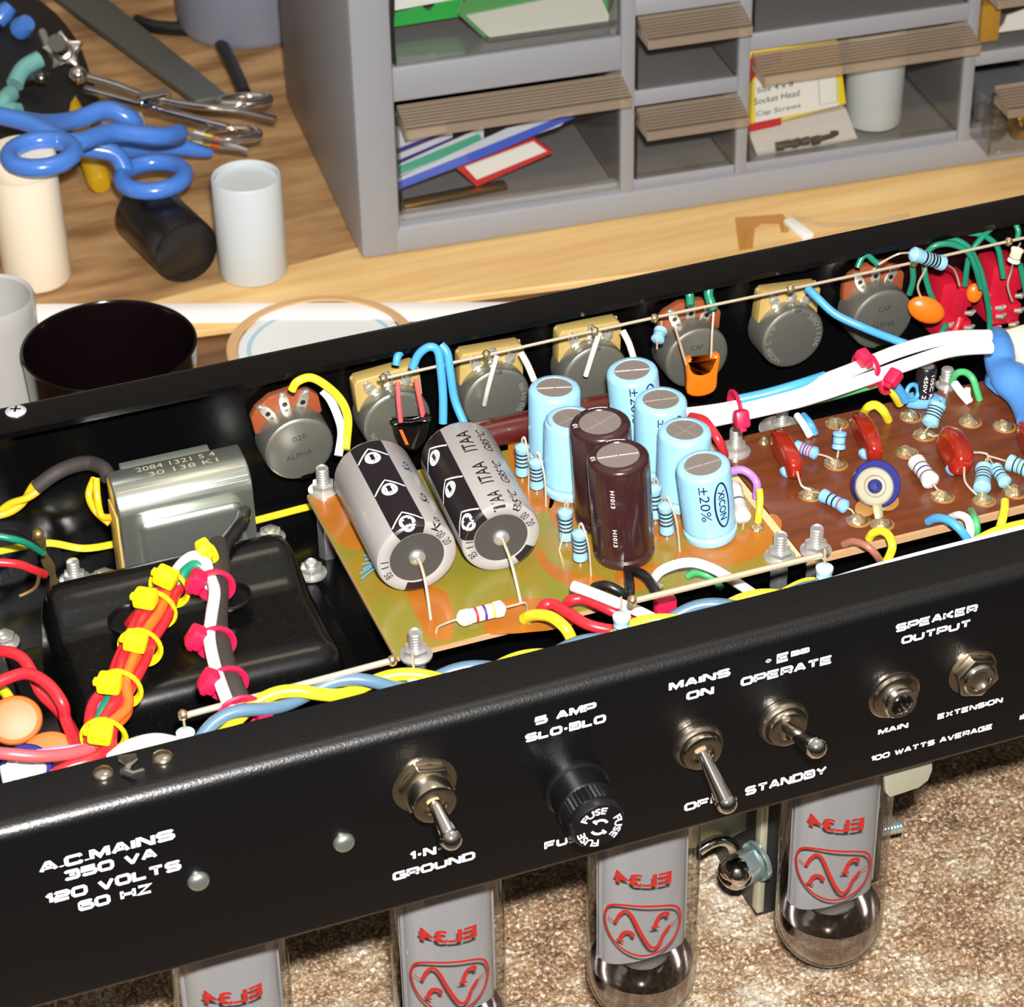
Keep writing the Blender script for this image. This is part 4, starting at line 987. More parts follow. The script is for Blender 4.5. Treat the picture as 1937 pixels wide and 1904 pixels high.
# ---- studs with nuts that hold the boards
def stud(px, label, z=ZP, zb=FLOOR, h=8.5, wr=4.9, nutr=3.8):
    c = P(px[0], px[1], z)
    t = thing('board_stud', label, 'stud', (c.x, c.y, zb), 'threaded studs with nuts on the boards')
    if zb < z - 3:
        b = BM(); prism(b, [(3.0 * math.cos(k * PI / 3), 3.0 * math.sin(k * PI / 3)) for k in range(6)], zb, z - 2.3, 0, Matrix.Translation((c.x, c.y, 0)), .2); part('spacer', b, mat('dull_aluminium', (150, 150, 150), .4, .8), t)
    b = BM(); lathe(b, [(wr, 0.05), (wr, .7), (wr - .4, .9), (1.2, .9)], 24, 0, Matrix.Translation(c), (False, False)); part('washer', b, STEEL, t)
    b = BM(); prism(b, [(nutr * math.cos(k * PI / 3 + .2), nutr * math.sin(k * PI / 3 + .2)) for k in range(6)], .9, 3.2, 0, Matrix.Translation(c), .3); part('nut', b, STEEL, t)
    b = BM(); threaded(b, c + Vector((0, 0, 3)), c + Vector((0, 0, h)), 2.15, 1.0); part('thread', b, STEEL, t)
stud((612, 928), 'stud at the far amber board corner below the first control pot')
stud((787, 1240), 'stud at the near amber board corner by the hanging resistor')
stud((1391, 855), 'stud at the brown board corner beside the red wire')
stud((1475, 1055), 'stud on the amber board by the seam between the boards')
stud((1543, 1042), 'stud on the brown board by the seam between the boards')
stud((1790, 730), 'stud beside the green looped wire on the brown board', h=7, wr=3.6, nutr=2.8)
stud((1478, 812), 'wide washer stud hidden behind the brown board edge', z=ZP - 5, h=9, wr=7.5)
stud((590, 1085), 'bolt end beside the black transformer bell', z=FLOOR + 3.2, zb=FLOOR + 2, h=4.5)
stud((142, 1098), 'stud on the chassis floor behind the transformer bell, nearer the wires', z=FLOOR + .2, zb=FLOOR, h=8, wr=5.2)
stud((198, 1100), 'wide washer nut on the chassis floor beside the choke', z=FLOOR + .2, zb=FLOOR, h=4, wr=6)
stud((8, 1216), 'nut on the chassis floor at the mains end beside the red wires', z=FLOOR + .2, zb=FLOOR, h=4)
stud((512, 1018), 'nut between the choke and the amber board', z=FLOOR + 3.2, zb=FLOOR + 2, h=4)
# ---- radial capacitors
def radial(name, label, base, top, r, h, m, grp, ztop=None, lean=True, rot=0.0):
    B = P(base[0], base[1], ZP); T = Y(top[0], top[1], B.y)
    ax = Vector((T.x - B.x, 0, T.z - B.z)).normalized()
    mx = fr(B + ax * .3, ax, (-.34, -1, 0))
    t = thing(name, label, 'capacitor', B, grp, mx.to_3x3())
    b = BM()
    lathe(b, [(r - 1.4, 0), (r - .3, .5), (r, 1.4), (r, 2.6), (r - .7, 3.3), (r - .7, 4.0), (r, 4.8), (r, h - 1.6), (r - .35, h - .6), (r - 1.1, h), (r * .70, h + .15), (r * .68, h - .1)], 40, 0, mx, (True, False)); part('sleeve', b, m, t)
    b = BM(); lathe(b, [(r * .69, h - .1), (.01, h - .05)], 32, 0, mx, (False, False)); part('can_top', b, ALUCAN, t)
    b = BM()
    for a in (.25, .25 + PI / 2):
        box(b, (-r * .66, -.17, h - .05), (r * .66, .17, h + .10), 0, 0, mx @ Matrix.Rotation(a + rot, 4, 'Z'))
    part('vent_score', b, mat('score_shine', (215, 205, 200), .25, .8), t)
    return t, mx
def cyl(mx, r, phi0, h0):
    """u runs down the can, v runs around it"""
    return lambda u, v: mx @ Vector((r * math.cos(phi0 + v / r), r * math.sin(phi0 + v / r), h0 - u))
for base, top, lab, k in (((1345, 1010), (1329, 875), 'pale blue capacitor nearest the chassis front with full printed oval', 0), ((1290, 950), (1295, 819), 'pale blue capacitor touching the red wire behind the front one', 1), ((1250, 890), (1250, 755), 'pale blue capacitor beside the white wire bundle end', 2),
                     ((1208, 830), (1195, 695), 'pale blue capacitor nearest the far control pots', 3), ((1048, 868), (1049, 736), 'pale blue capacitor beside the dark red tube capacitor', 4), ((1077, 928), (1080, 786), 'pale blue capacitor half hidden behind the brown capacitors', 5)):
    r, h = 8.3, 27.0
    t, mx = radial('blue_capacitor', lab, base, top, r, h, BLUECAP, 'pale blue radial capacitors', rot=(0, .5, -.1, -.3, -.2, .4)[k])
    a0 = (0, .75, .1, .1, 1.0, 2.4)[k]; b = BM(); rs = r + .06
    for j in range(2):
        h0 = h - (2.6, 9, 2.4, 1.8, 8, 4)[k] - 19.0 * j
        full = h0 - 17.4 > 1
        g = cyl(mx, rs, a0 - .30, h0)
        if full or h0 > 6:
            sv = '±20%' if full else '±2'
            text(b, sv, 13.2 if full else 4.6, 3.1, g, 0, .0, True)
        g2 = cyl(mx, rs, a0 + .54, h0)
        if full:
            ribbon(b, oval(8.3, 0, 8.3, 2.5, 36), .62, g2, 0, True)
            text(b, 'XICON', 11.0, 2.4, lambda u, v: g2(u + 2.8, v - 1.2), 0, .02, True)
        elif h0 > 6:
            ribbon(b, oval(8.3, 0, 8.3, 2.5, 12, PI * .62, PI * 1.38), .62, g2, 0)
            text(b, 'X', 2.0, 2.2, lambda u, v: g2(u + 2.4, v - 1.1), 0, .02, True)
    patch(b, 0, r * .9, 0, 1, 10, 1, lambda u, v: mx @ Vector(((r - .75 - v * .6) * math.cos(a0 + 2.0 + u / r), (r - .75 - v * .6) * math.sin(a0 + 2.0 + u / r), h + .05 - .28 * (1 - v))))
    part('lettering', b, DARKINK, t)
for base, top, lab, k in (((1181, 1048), (1169, 860), 'dark brown capacitor standing nearest the chassis front', 0), ((1146, 985), (1135, 799), 'dark brown capacitor standing behind its twin', 1)):
    r, h = 9.4, 37.0
    t, mx = radial('brown_capacitor', lab, base, top, r, h, BROWNCAP, 'dark brown radial capacitors', rot=(-.15, .4)[k])
    b = BM()
    for j in range(3):
        text(b, 'H1013', 6.4, 1.3, lambda u, v: cyl(mx, r + .06, -.36 + .05 * k, h - 6.5 - 14.5 * j)(u, v), 0, .01, True) if h - 6.5 - 14.5 * j - 6.4 > 4.5 else None
    patch(b, 0, r * .75, 0, 1, 8, 1, lambda u, v: mx @ Vector(((r - 1.3 - v * 1.3) * math.cos(2.8 + u / r), (r - 1.3 - v * 1.3) * math.sin(2.8 + u / r), h + .12 - .1 * (1 - v))))
    text(b, '10', 2.4, 1.6, lambda u, v: mx @ Vector(((r - 2.6 + v) * math.cos(-2.3 + 1.0 - u / r), (r - 2.6 + v) * math.sin(-2.3 + 1.0 - u / r), h + .12)), 0, .01)
    part('lettering', b, WHITEINK, t)
# ---- grey axial capacitors with black chevron stripe
def axial(label, a, c, r, st, tx, seam_=None):
    za = ZP + r + .2
    A, B = P(a[0], a[1], za), P(c[0], c[1], za); L = 47.5; d = (B - A).normalized()
    mx = fr(A, d)
    t = thing('axial_capacitor', label, 'capacitor', A - Vector((0, 0, r)), 'grey axial capacitors lying on the amber board', mx.to_3x3())
    b = BM(); lathe(b, [(r * .66, .25), (r * .70, -.1), (r - 1.2, -.1), (r - .3, .5), (r, 1.6), (r, L - 1.6), (r - .4, L - .5), (r - 1.2, L), (r * .6, L)], 56, 0, mx, (False, True)); part('sleeve', b, GREYCAP, t)
    b = BM(); lathe(b, [(r * .69, .15), (r * .25, .35), (r * .2, .3), (.01, .3)], 40, 0, mx, (False, False)); part('end_bung', b, RUBBER, t)
    b = BM(); lathe(b, [(2.6, .3), (2.5, -.6), (1.8, -1.2), (.9, -1.5), (.6, -2.2), (.01, -2.3)], 20, 0, mx, (False, False)); part('weld_nub', b, STEEL, t)
    def f(u, v, q=.05):     # u along the can from its near end, v around it
        a = v / r
        e = 0 if u > 1.6 else (.3 * (1.6 - u) / 1.1 if u > .5 else (.3 + .9 * (.5 - u) / .6 if u > -.1 else 1.2))
        if u < -.1: return mx @ Vector(((r - 1.2 + u + .1) * math.cos(a), (r - 1.2 + u + .1) * math.sin(a), -.1 - q))
        return mx @ Vector(((r + q - e) * math.cos(a), (r + q - e) * math.sin(a), u - q * (u < .5)))
    v0, v1 = R(st[0]) * r, R(st[1]) * r
    b = BM(); patch(b, 1.6, L - 1.5, v0, v1, 30, 12, f); patch(b, .5, 1.6, v0, v1, 3, 12, f); patch(b, -.1, .5, v0, v1, 3, 12, f); patch(b, -r * .21, -.1, v0, v1, 3, 12, f); part('polarity_stripe', b, CAPBLACK, t)
    b = BM(); g = lambda u, v: f(u, v, .10); vm, hw = (v0 + v1) / 2, (v1 - v0) / 2
    for k in range(3):
        ua = 6.8 + 17.8 * k
        pts = [(ua - 5.0, v0 + .25), (ua, vm), (ua - 5.0, v1 - .25)]
        ribbon(b, [Vector(pts[0]).lerp(Vector(pts[1]), i / 5) for i in range(5)] + [Vector(pts[1]).lerp(Vector(pts[2]), i / 5) for i in range(6)], .55, g)
        for i in range(2):
            ribbon(b, oval(ua - 5.1, vm, 2.75 - i * .5, 2.2 - i * .5, 24), .55, g, 0, True)
        ribbon(b, oval(ua - 5.1, vm, 1.85, 1.3, 4, PI / 4, 2.25 * PI), .6, g, 0)
    part('chevron_print', b, WHITEINK, t)
    b = BM()
    for s, ph, w, hh in tx:
        for k, u0 in enumerate((-1.2, 12.0, 29.8)):
            sv, wv = (s[1:], w * .74) if k == 0 and len(s) > 3 else (s, w)
            text(b, sv, wv, hh, lambda u, v: f(u0 + u, R(ph) * r - v, .08), 0, .008, True)
    for s, ph in (('20', 62), ('00', 42), ('11', -98), ('85', -122)):
        text(b, s, 2.8, 2.4, lambda u, v: f(-2.6 + v, R(ph) * r + u, .1), 0, .0, True)
    part('lettering', b, BLACKINK, t)
    # the strip of stripe colour under the near rim
    ph0 = 168 if st[0] > -40 else 118
    b = BM(); patch(b, -r * .21, -.1, R(ph0) * r, R(ph0 + 34) * r, 2, 8, f); patch(b, -.1, .5, R(ph0) * r, R(ph0 + 34) * r, 2, 8, f); patch(b, .5, 1.6, R(ph0) * r, R(ph0 + 34) * r, 2, 8, f); part('far_stripe', b, CAPBLACK, t)
    return t, mx, A, d
ga, _, A1, d1 = axial('grey axial capacitor at the amber board edge nearest the choke', (789, 1054), (703, 893), 12.6, (-33, 14), (('Ko', 40, 5, 3),))
gb, _, A2, d2 = axial('grey axial capacitor lying second, with plain temperature print', (948, 1017), (863, 852), 12.4, (-82, -28), (('ITAA', 8, 11.4, 4.2), ('G85°C', 34, 12.0, 3.2)))
for t, A, d, foot in ((ga, A1, d1, (815, 1172)), (gb, A2, d2, (985, 1138))):
    b = BM(); F = P(foot[0], foot[1], ZP)
    p = A - d * 3.4; tube(b, cr([A - d * 1.8, p, p.lerp(F, .35) + Vector((0, -1.5, 1)), F]), .5, 8); part('lead', b, TIN, t)
# dark red tubular capacitor lying across the back of the amber board
t = thing('tubular_capacitor', 'dark red tubular capacitor lying behind the grey axial capacitors', 'capacitor', P(950, 850, ZP))
p0, p1 = P(890, 828, ZP + 4.8), P(1160, 768, ZP + 4.8); mx = fr(p0, p1 - p0); L = (p1 - p0).length
b = BM(); lathe(b, [(.01, 0), (3.4, 0), (4.6, 1.2), (4.8, 4), (4.8, L - 4), (4.6, L - 1), (3.2, L), (.01, L)], 28, 0, mx); part('sleeve', b, mat('oxblood_sleeve', (72, 20, 18), .3, coat=.3), t)
b = BM(); tube(b, [p1, p1 + (p1 - p0).normalized() * 5, P(1190, 765, ZP)], .45, 6); part('lead', b, TIN, t)
# ---- resistors
def resistor(label, a, c, r, m, bands, la=None, lc=None, bulge=1.12, cat='resistor', grp=None):
    """body from a to c; la, lc: lead points beyond each end"""
    a, c = Vector(a), Vector(c); d = c - a; L = d.length; mx = fr(a, d)
    t = thing('resistor', label, cat, (a.x, a.y, min(a.z, c.z)), grp, mx.to_3x3())
    prof = [(.01, 0), (r * .7, .05 * L), (r * bulge, .12 * L), (r * bulge, .24 * L), (r, .30 * L)]
    seq = list(bands); n = len(seq)
    mats = [m]; idx = {}
    for ch_ in seq:
        if ch_ not in idx: idx[ch_] = len(mats); mats.append(BANDS[ch_])
    for i, ch_ in enumerate(seq):
        z = (.36 + .34 * i / max(1, n - 1)) * L if n > 1 else .5 * L; w = .052 * L
        prof += [(r, z), (r * 1.01, z, idx[ch_]), (r * 1.01, z + w), (r, z + w)]
    prof += [(r, .74 * L), (r * bulge, .78 * L), (r * bulge, .90 * L), (r * .7, .96 * L), (.01, L)]
    b = BM(); lathe(b, prof, 16, 0, mx, (False, False)); part('body', b, mats, t)
    for q, e in ((la, a), (lc, c)):
        if q:
            b = BM(); tube(b, cr([e] + [Vector(p) for p in q], 4), .36, 6); part('lead', b, TIN, t)
    return t
def standing(label, top, bot, foot2, r=2.1, bands='knkk', m=RESPALE):
    B = P(bot[0], bot[1] + 9, ZP); T = Y(top[0], top[1], B.y); b0 = Y(bot[0], bot[1], B.y)
    T2 = T + Vector((0, 0, 1.6)); F = P(foot2[0], foot2[1], ZP)
    resistor(label, b0, T, r, m, bands, [B], [T2, T2 + Vector((.7, -.6, .3)), (T2 + F) / 2 + Vector((.8, -.8, 2)), F])
standing('blue resistor standing on the amber board nearest the second grey capacitor', (988, 838), (988, 902), (1000, 925))
standing('blue resistor standing just in front of that one, lead folded down', (1014, 866), (1016, 926), (1033, 957))
standing('blue resistor standing against the far brown capacitor', (1069, 960), (1072, 1024), (1058, 1040))
standing('blue resistor standing nearest the front of the amber board', (1096, 1001), (1098, 1062), (1118, 1088))
standing('blue resistor half hidden behind the near brown capacitor', (1237, 915), (1240, 982), (1250, 990))
standing('blue resistor standing beside the near brown capacitor with long lead', (1258, 949), (1262, 1012), (1286, 1043))
zl = ZP + 4.0
resistor('cream resistor lying in front of the two grey capacitors', P(862, 1172, zl), P(958, 1148, zl), 2.3, RESCREAM, 'rvy', [P(845, 1178, zl), P(828, 1186, ZP + 2), P(825, 1197, ZP)], [P(978, 1143, zl), P(994, 1140, zl), P(998, 1156, ZP)])
resistor('white resistor lying behind the front blue capacitor', P(1385, 915, ZP + 3), P(1407, 985, ZP + 3), 2.4, RESGREY, 'g', None, [P(1405, 1000, ZP)])
zr = ZP + 2.6
def lying(label, a, c, r, m, bands, la=None, lc=None, za=zr, zc=None):
    zc = za if zc is None else zc
    resistor(label, P(a[0], a[1], za), P(c[0], c[1], zc), r, m, bands, [P(x, y, ZP + z) for x, y, z in la] if la else None, [P(x, y, ZP + z) for x, y, z in lc] if lc else None)
lying('small blue resistor beside the first red capacitor', (1500, 842), (1548, 859), 1.9, RESBLUE, 'rvrr', [(1492, 838, 1)], [(1560, 862, 2.6), (1574, 868, 2), (1578, 875, 1)])
B_ = P(1582, 868, ZP)
resistor('small blue resistor standing beside the second red capacitor', Y(1586, 852, B_.y), Y(1589, 814, B_.y + 2), 2.0, RESBLUE, 'gg', [P(1583, 870, ZP + 1)], [P(1592, 806, ZP + 9), P(1585, 800, ZP + 1)])
lying('small blue resistor between the first red capacitor and the blue trimmer', (1550, 933), (1604, 961), 2.0, RESBLUE, 'kkr', [(1542, 930, 2), (1532, 932, 1)], [(1612, 966, 2), (1620, 980, 1)])
lying('grey resistor lying between the trimmer and the third red capacitor', (1729, 868), (1764, 914), 2.6, RESGREY, 'gvg', [(1722, 862, 2), (1713, 856, 1)], [(1772, 924, 2.5), (1778, 930, 1)], zr + .6)
lying('pale blue resistor propped on end behind the third red capacitor', (1756, 808), (1776, 760), 2.6, RESPALE, 'kkkk', [(1750, 816, 1.5), (1744, 823, 1)], [(1780, 754, 11)], zr + .6, zr + 6)
lying('pale blue resistor at the brown board front by the third red capacitor', (1857, 928), (1862, 880), 2.5, RESPALE, 'kgkk', [(1858, 938, 2), (1858, 944, 1)], [(1866, 868, 3)], zr + .4, zr + 2)
lying('slim pale blue resistor close to the brown board front', (1904, 916), (1880, 882), 2.0, RESPALE, 'kkk', [(1912, 924, 1.5), (1916, 930, 1)], [(1872, 868, 3)], zr + .4, zr + 1)
lying('pale blue resistor running out at the frame edge on the brown board', (1903, 872), (1952, 890), 2.5, RESPALE, 'kgk', [(1890, 868, 2.5), (1868, 862, 3)], None, zr)
for px, lab in (((1481, 896), 'blue resistor end peeping under the first red capacitor'), ((1630, 862), 'blue resistor end peeping under the second red capacitor'), ((1795, 892), 'blue resistor end peeping under the third red capacitor')):
    p = P(px[0], px[1], ZP + 2); resistor(lab, p, p + Vector((7, 4.5, 0)), 1.7, RESBLUE, 'k')
# ---- red film capacitors
def film(label, a, c, lean, la=None, lc=None, hgt=8.6, w=5.4):
    A, B = P(a[0], a[1], ZP + 5.0), P(c[0], c[1], ZP + 5.0); d = (B - A); L = d.length
    mx = fr((A + B) / 2, d, Vector((lean, -.15, 1)))
    t = thing('film_capacitor', label, 'capacitor', (A + B) / 2 - Vector((0, 0, 5)), 'glossy red film capacitors on the brown board', mx.to_3x3())
    b = BM(); tt = bmesh.new(); bmesh.ops.create_cube(tt, size=1)
    bmesh.ops.subdivide_edges(tt, edges=list(tt.edges), cuts=7, use_grid_fill=True)
    for v in tt.verts:
        x, y, z = v.co.x * 2, v.co.y * 2, v.co.z * 2
        s = 1 / max(1e-6, (abs(x) ** 4.2 + abs(y) ** 4.2 + abs(z) ** 4.2) ** (1 / 4.2)) * max(abs(x), abs(y), abs(z))
        x, y, z = x * s, y * s, z * s
        k = 1 - .22 * z * z * (abs(x) ** 2) * (1 if x > 0 else .2)
        v.co = Vector((x * hgt / 2 * k, y * w / 2, z * L / 2 * (1 - .10 * x * x * (1 if x > 0 else 0))))
    take(b, tt, 0, mx); part('body', b, REDFILM, t)
    for e, q in ((A, la), (B, lc)):
        if q:
            b = BM(); tube(b, cr([e] + [P(x, y, ZP + z) for x, y, z in q], 4), .4, 6); part('lead', b, TIN, t)
film('red film capacitor nearest the amber board', (1468, 822), (1508, 892), 0, None, [(1516, 918, 3), (1532, 926, 2), (1534, 934, 1)])
film('red film capacitor above the blue trimmer', (1622, 790), (1660, 860), 0, [(1608, 795, 1)])
film('thick red film capacitor in the middle of the brown board', (1790, 818), (1824, 884), .35, [(1768, 825, 2), (1755, 820, 2)], [(1826, 912, 3), (1848, 936, 1)], 10.0, 7)
b = BM(); tube(b, cr([P(1838, 856, ZP + 4), P(1856, 856, ZP + 3.6), P(1868, 860, ZP + 3), P(1868, 872, ZP + 1)]), .4, 6); one('bare_jumper', b, TIN, 'bare bent jumper wire beside the thick red capacitor', 'wire')
film('red film capacitor cut off at the frame edge', (1934, 805), (1975, 880), 0)
# ---- blue trimmer
tc = P(1658, 915, ZP + 8.0); nrm_ = Vector((-.12, -.72, .69)); mx = fr(tc, nrm_)
t = thing('trimmer', 'round blue and cream trimmer pot standing on the brown board', 'trimmer', tc - Vector((0, 0, 8)), rot=mx.to_3x3())
NAVY = mat('navy_plastic', (24, 30, 104), .3, coat=.3); TRC = mat('trimmer_cream', (152, 146, 126), .4)
b = BM(); lathe(b, [(.01, -3), (7.2, -3), (7.6, -2.6), (7.6, .6), (7.2, 1), (.01, 1)], 44, 0, mx); part('housing', b, NAVY, t)
mt = mx @ Matrix.Translation((-1.0, 1.4, 0)); b = BM(); lathe(b, [(6.0, .6), (6.0, 2.6), (5.4, 3.1), (3.6, 3.0), (3.2, 2.4), (2.4, 2.2), (.01, 2.2)], 40, 0, mt, (False, False)); part('track_disc', b, TRC, t)
b = BM(); lathe(b, [(2.3, 2), (2.2, 3.4), (1.8, 3.9), (.01, 4.0)], 24, 0, mt, (False, False)); part('rotor', b, NAVY, t)
b = BM(); box(b, (-1.1, -.35, 3.5), (1.1, .35, 4.05), .1, 0, mt); part('rotor_slot', b, mat('dark_navy', (14, 16, 60), .5), t)
AMBT = mat('amber_tab', (138, 98, 44), .3, coat=.3)
for q in ((1637, 961), (1680, 950)):
    p = P(q[0], q[1], ZP + 2.4); b = BM(); prism(b, [(3.6 * math.cos(a * PI / 8), 2.9 * math.sin(a * PI / 8)) for a in range(16)], -.5, .5, 0, fr(p, (-.1, -.5, .85), (1, 0, .1)), .3); part('solder_tab', b, AMBT, t)
b = BM(); tube(b, [mt @ Vector((-5.2, 0, 1.6)), P(1661, 966, ZP + 3.4), P(1664, 990, ZP + .6)], [1.5, 1.6, 1.1], 8, flat=.35); part('centre_leg', b, mat('tinned_leg', (220, 205, 165), .3, .7), t)
# ---- small electrolytic, clear blue film and the sleeve-wrapped part
B_ = P(1745, 762, ZP); T_ = Y(1754, 692, B_.y); mx = fr(B_, T_ - B_, (-.34, -1, 0)); L = (T_ - B_).length
t = thing('small_electrolytic', 'small black capacitor standing at the far edge of the brown board', 'capacitor', B_, rot=mx.to_3x3())
b = BM(); lathe(b, [(2.9, 0), (3.3, .5), (3.3, L - .6), (2.9, L), (2.3, L)], 26, 0, mx, (True, False)); part('sleeve', b, CAPBLACK, t)
b = BM(); lathe(b, [(2.35, L - .05), (.01, L - .1)], 22, 0, mx, (False, False)); part('can_top', b, ALUCAN, t)
b = BM()
for ph, s in ((-.35, '450V 22'), (.35, '105C RL')):
    text(b, s, L * .72, 1.3, cyl(mx, 3.36, ph, L - 2), 0, .0)
part('lettering', b, WHITEINK, t)
b = BM(); o = pl([(1708, 758), (1735, 752), (1770, 757), (1790, 768), (1785, 778), (1760, 775), (1735, 776), (1712, 772)], ZP); prism(b, o, ZP + .1, ZP + 3.2, bev=1.0)
one('blue_film_capacitor', b, mat('sky_blue_epoxy', (100, 165, 225), .25, coat=.4), 'flat sky blue capacitor lying under the small black capacitor', 'capacitor')
b = BM(); loop(b, P(1726, 742, ZP + 6), 2.4, 2.6, .8, (0.2, -1, .3)); one('blue_wire_loop', b, WIRE['blue'], 'tiny loop of blue wire against the small black capacitor', 'wire')
t = thing('wrapped_component', 'lumpy part wrapped in blue heat shrink by the frame edge', 'component', P(1900, 740, ZP))
b = BM(); cl = [(1886, 628, 8), (1890, 660, 9), (1894, 695, 7), (1914, 722, 7), (1934, 752, 6), (1958, 790, 5)]
c0 = cr([P(x, y, ZP + z) for x, y, z in cl], 6); tube(b, c0, [2.6 + 3.2 * min(1, k / 9) + .7 * math.sin(k * .45) for k in range(len(c0))], 18, flat=.8)
t0 = bmesh.new(); bmesh.ops.create_icosphere(t0, subdivisions=3, radius=1); c = P(1912, 718, ZP + 5)
for v in t0.verts: v.co = c + Vector((v.co.x * 8, v.co.y * 9, v.co.z * 5)) * (1 + .16 * noise.noise(v.co * 2.2))
take(b, t0); part('heat_shrink', b, mat('blue_heat_shrink', (72, 128, 196), .45, bump=(160, .5, .8)), t)
t = thing('cement_resistor', 'chalky white cement resistor block behind the blue wrapped part', 'resistor', P(1920, 650, ZP))
p = P(1927, 655, ZP + 10); b = BM(); mx = fr(p, (0, 0, 1), (1, .12, 0)); box(b, (0, -1, -9), (40, 11, 0), .8, 0, mx); part('block', b, mat('chalk_ceramic', (206, 204, 190), .8, bump=(400, .5, .5)), t)
b = BM(); box(b, P(1930, 695, ZP) + Vector((0, 0, .05)), P(1930, 695, ZP) + Vector((45, 22, 1.6)), .2); one('small_board', b, BOARD, 'small amber board strip under the white cement block', 'circuit board')
# ================================================================ control pots on the far wall
YW = DEP - TH
def pot(px, kind, label, rot, stamp=(), notch=None):
    face = Y(px[0], px[1], 178.5); c = Vector((face.x, YW, face.z))
    mx = Matrix.Translation(c) @ Matrix(((1, 0, 0), (0, 0, -1), (0, 1, 0))).to_4x4()       # local x right, y up, z towards the front
    mx = mx @ Matrix.Rotation(rot, 4, 'Z')
    t = thing('control_pot', label, 'potentiometer', c, 'control pots along the far chassis wall', mx.to_3x3())
    hz = YW - 178.5; r = 11.6
    b = BM(); lathe(b, [(r * .92, 1.5), (r, 2), (r, hz - 1.4), (r - .35, hz - .5), (r - 1.0, hz - .12), (r - 1.6, hz), (.01, hz)], 48, 0, mx, (False, False)); part('can', b, POTCAN, t)
    b = BM(); W = PHENOL if kind == 'a' else CREAMPH
    if kind == 'a':
        o = [(-11.5, 5), (-11.5, 11.5), (-9.2, 14.5), (-4, 17.2), (4, 17.2), (9.2, 14.5), (11.5, 11.5), (11.5, 5)]
    else:
        o = [(-11.2, 4), (-11.2, 14.5), (-9.8, 16), (9.8, 16), (11.2, 14.5), (11.2, 4)]
    prism(b, o, 2.0, 5.0 if kind == 'a' else 7.6, 0, mx, .5)
    if kind != 'a': prism(b, [(-11.2, 11), (-11.2, 15.6), (11.2, 15.6), (11.2, 11)], 3, 4.0, 0, mx, .4)
    part('wafer', b, W, t)
    for k in (-1, 0, 1):
        mk = mx @ Matrix.Rotation(-k * R(27), 4, 'Z'); b = BM(); z = 5.0 if kind == 'a' else 7.6
        prism(b, [(-1.7, 10), (-1.7, 14.6), (-1.0, 16.6), (1.0, 16.6), (1.7, 14.6), (1.7, 10)], z, z + .7, 0, mk, .15, 1)
        if kind != 'a': lathe(b, [(1.9, z + .6), (1.6, z + 1.5), (.01, z + 1.9)], 12, 0, mk @ Matrix.Translation((0, 13.2, 0)), (False, False))
        else:
            lathe(b, [(.9, z + .72), (.01, z + .74)], 12, 1, mk @ Matrix.Translation((0, 13.0, 0)), (False, False))
            ball(b, mk @ Vector((0, 16.8, z + .3)), (1.5, 1.2, 1.0), 0, 8)
        part('lug', b, [mat('tinned_lug', (232, 228, 214), .25, .8), BLACKINK], t)
    b = BM()
    if kind == 'a':
        box(b, (-1.6, -r - .05, hz - 3), (1.6, -r + 1.4, hz + .06), 0, 0, mx)
        part('locating_notch', b, GLOSSBLACK, t)
    else:
        box(b, (-1.3, r - 1.4, hz - 2.5), (1.3, r + .5, hz + .5), .3, 0, mx)
        part('crimp_tab', b, POTCAN, t)
    b = BM()
    for s, rad, a0, w, hh in stamp:
        if rad: text(b, s, w, hh, lambda u, v: mx @ Vector(((rad + v) * math.sin(a0 + u / rad), (rad + v) * math.cos(a0 + u / rad), hz + .04)), 0, 0)
        else: text(b, s, w, hh, lambda u, v: mx @ Vector((a0 + u - w / 2, v + (3.4 if s[0] in 'CO0' else -3), hz + .04)), 0, 0)
    if len(b.verts): part('stamped_text', b, mat('stamp_dark', (70, 72, 70), .5, .6) if kind == 'a' else mat('stamp_pale', (220, 218, 205), .35, .8), t)
    else: b.free()
pot((567, 850), 'a', 'brown topped control pot nearest the choke', R(8), (('020', 0, .8, 4.6, 2), ('ALPHA', 0, -.6, 9, 2)))
pot((752, 800), 'b', 'cream topped control pot with two red sleeved leads', R(4), (('BA-88', 8.3, .9, 7.5, 1.9), ('106', 8.2, -2.2, 4, 1.8)))
pot((941, 757), 'b', 'cream topped control pot with white wires beside the blue capacitor', R(-3), (('8610 05', 8.3, 1.0, 10, 1.8),))
pot((1127, 712), 'b', 'cream topped control pot behind the tallest blue capacitor', R(-2))
pot((1319, 678), 'a', 'brown topped control pot with an orange capacitor in front', R(-4), (('CAP', 0, -.5, 4.5, 2),))
pot((1501, 640), 'b', 'cream topped control pot with clean stamped face', R(-5), (('5 L T9', 8.6, -2.0, 9, 1.9), ('3801106', 8.4, .5, 13, 2.0), ('NOBR', 8.4, 3.6, 7, 1.9)))
pot((1670, 605), 'a', 'brown topped control pot crossed by a blue wire', R(-2), (('CAP', 0, .3, 4.6, 2), ('ALPHA', 0, .2, 9, 2)))
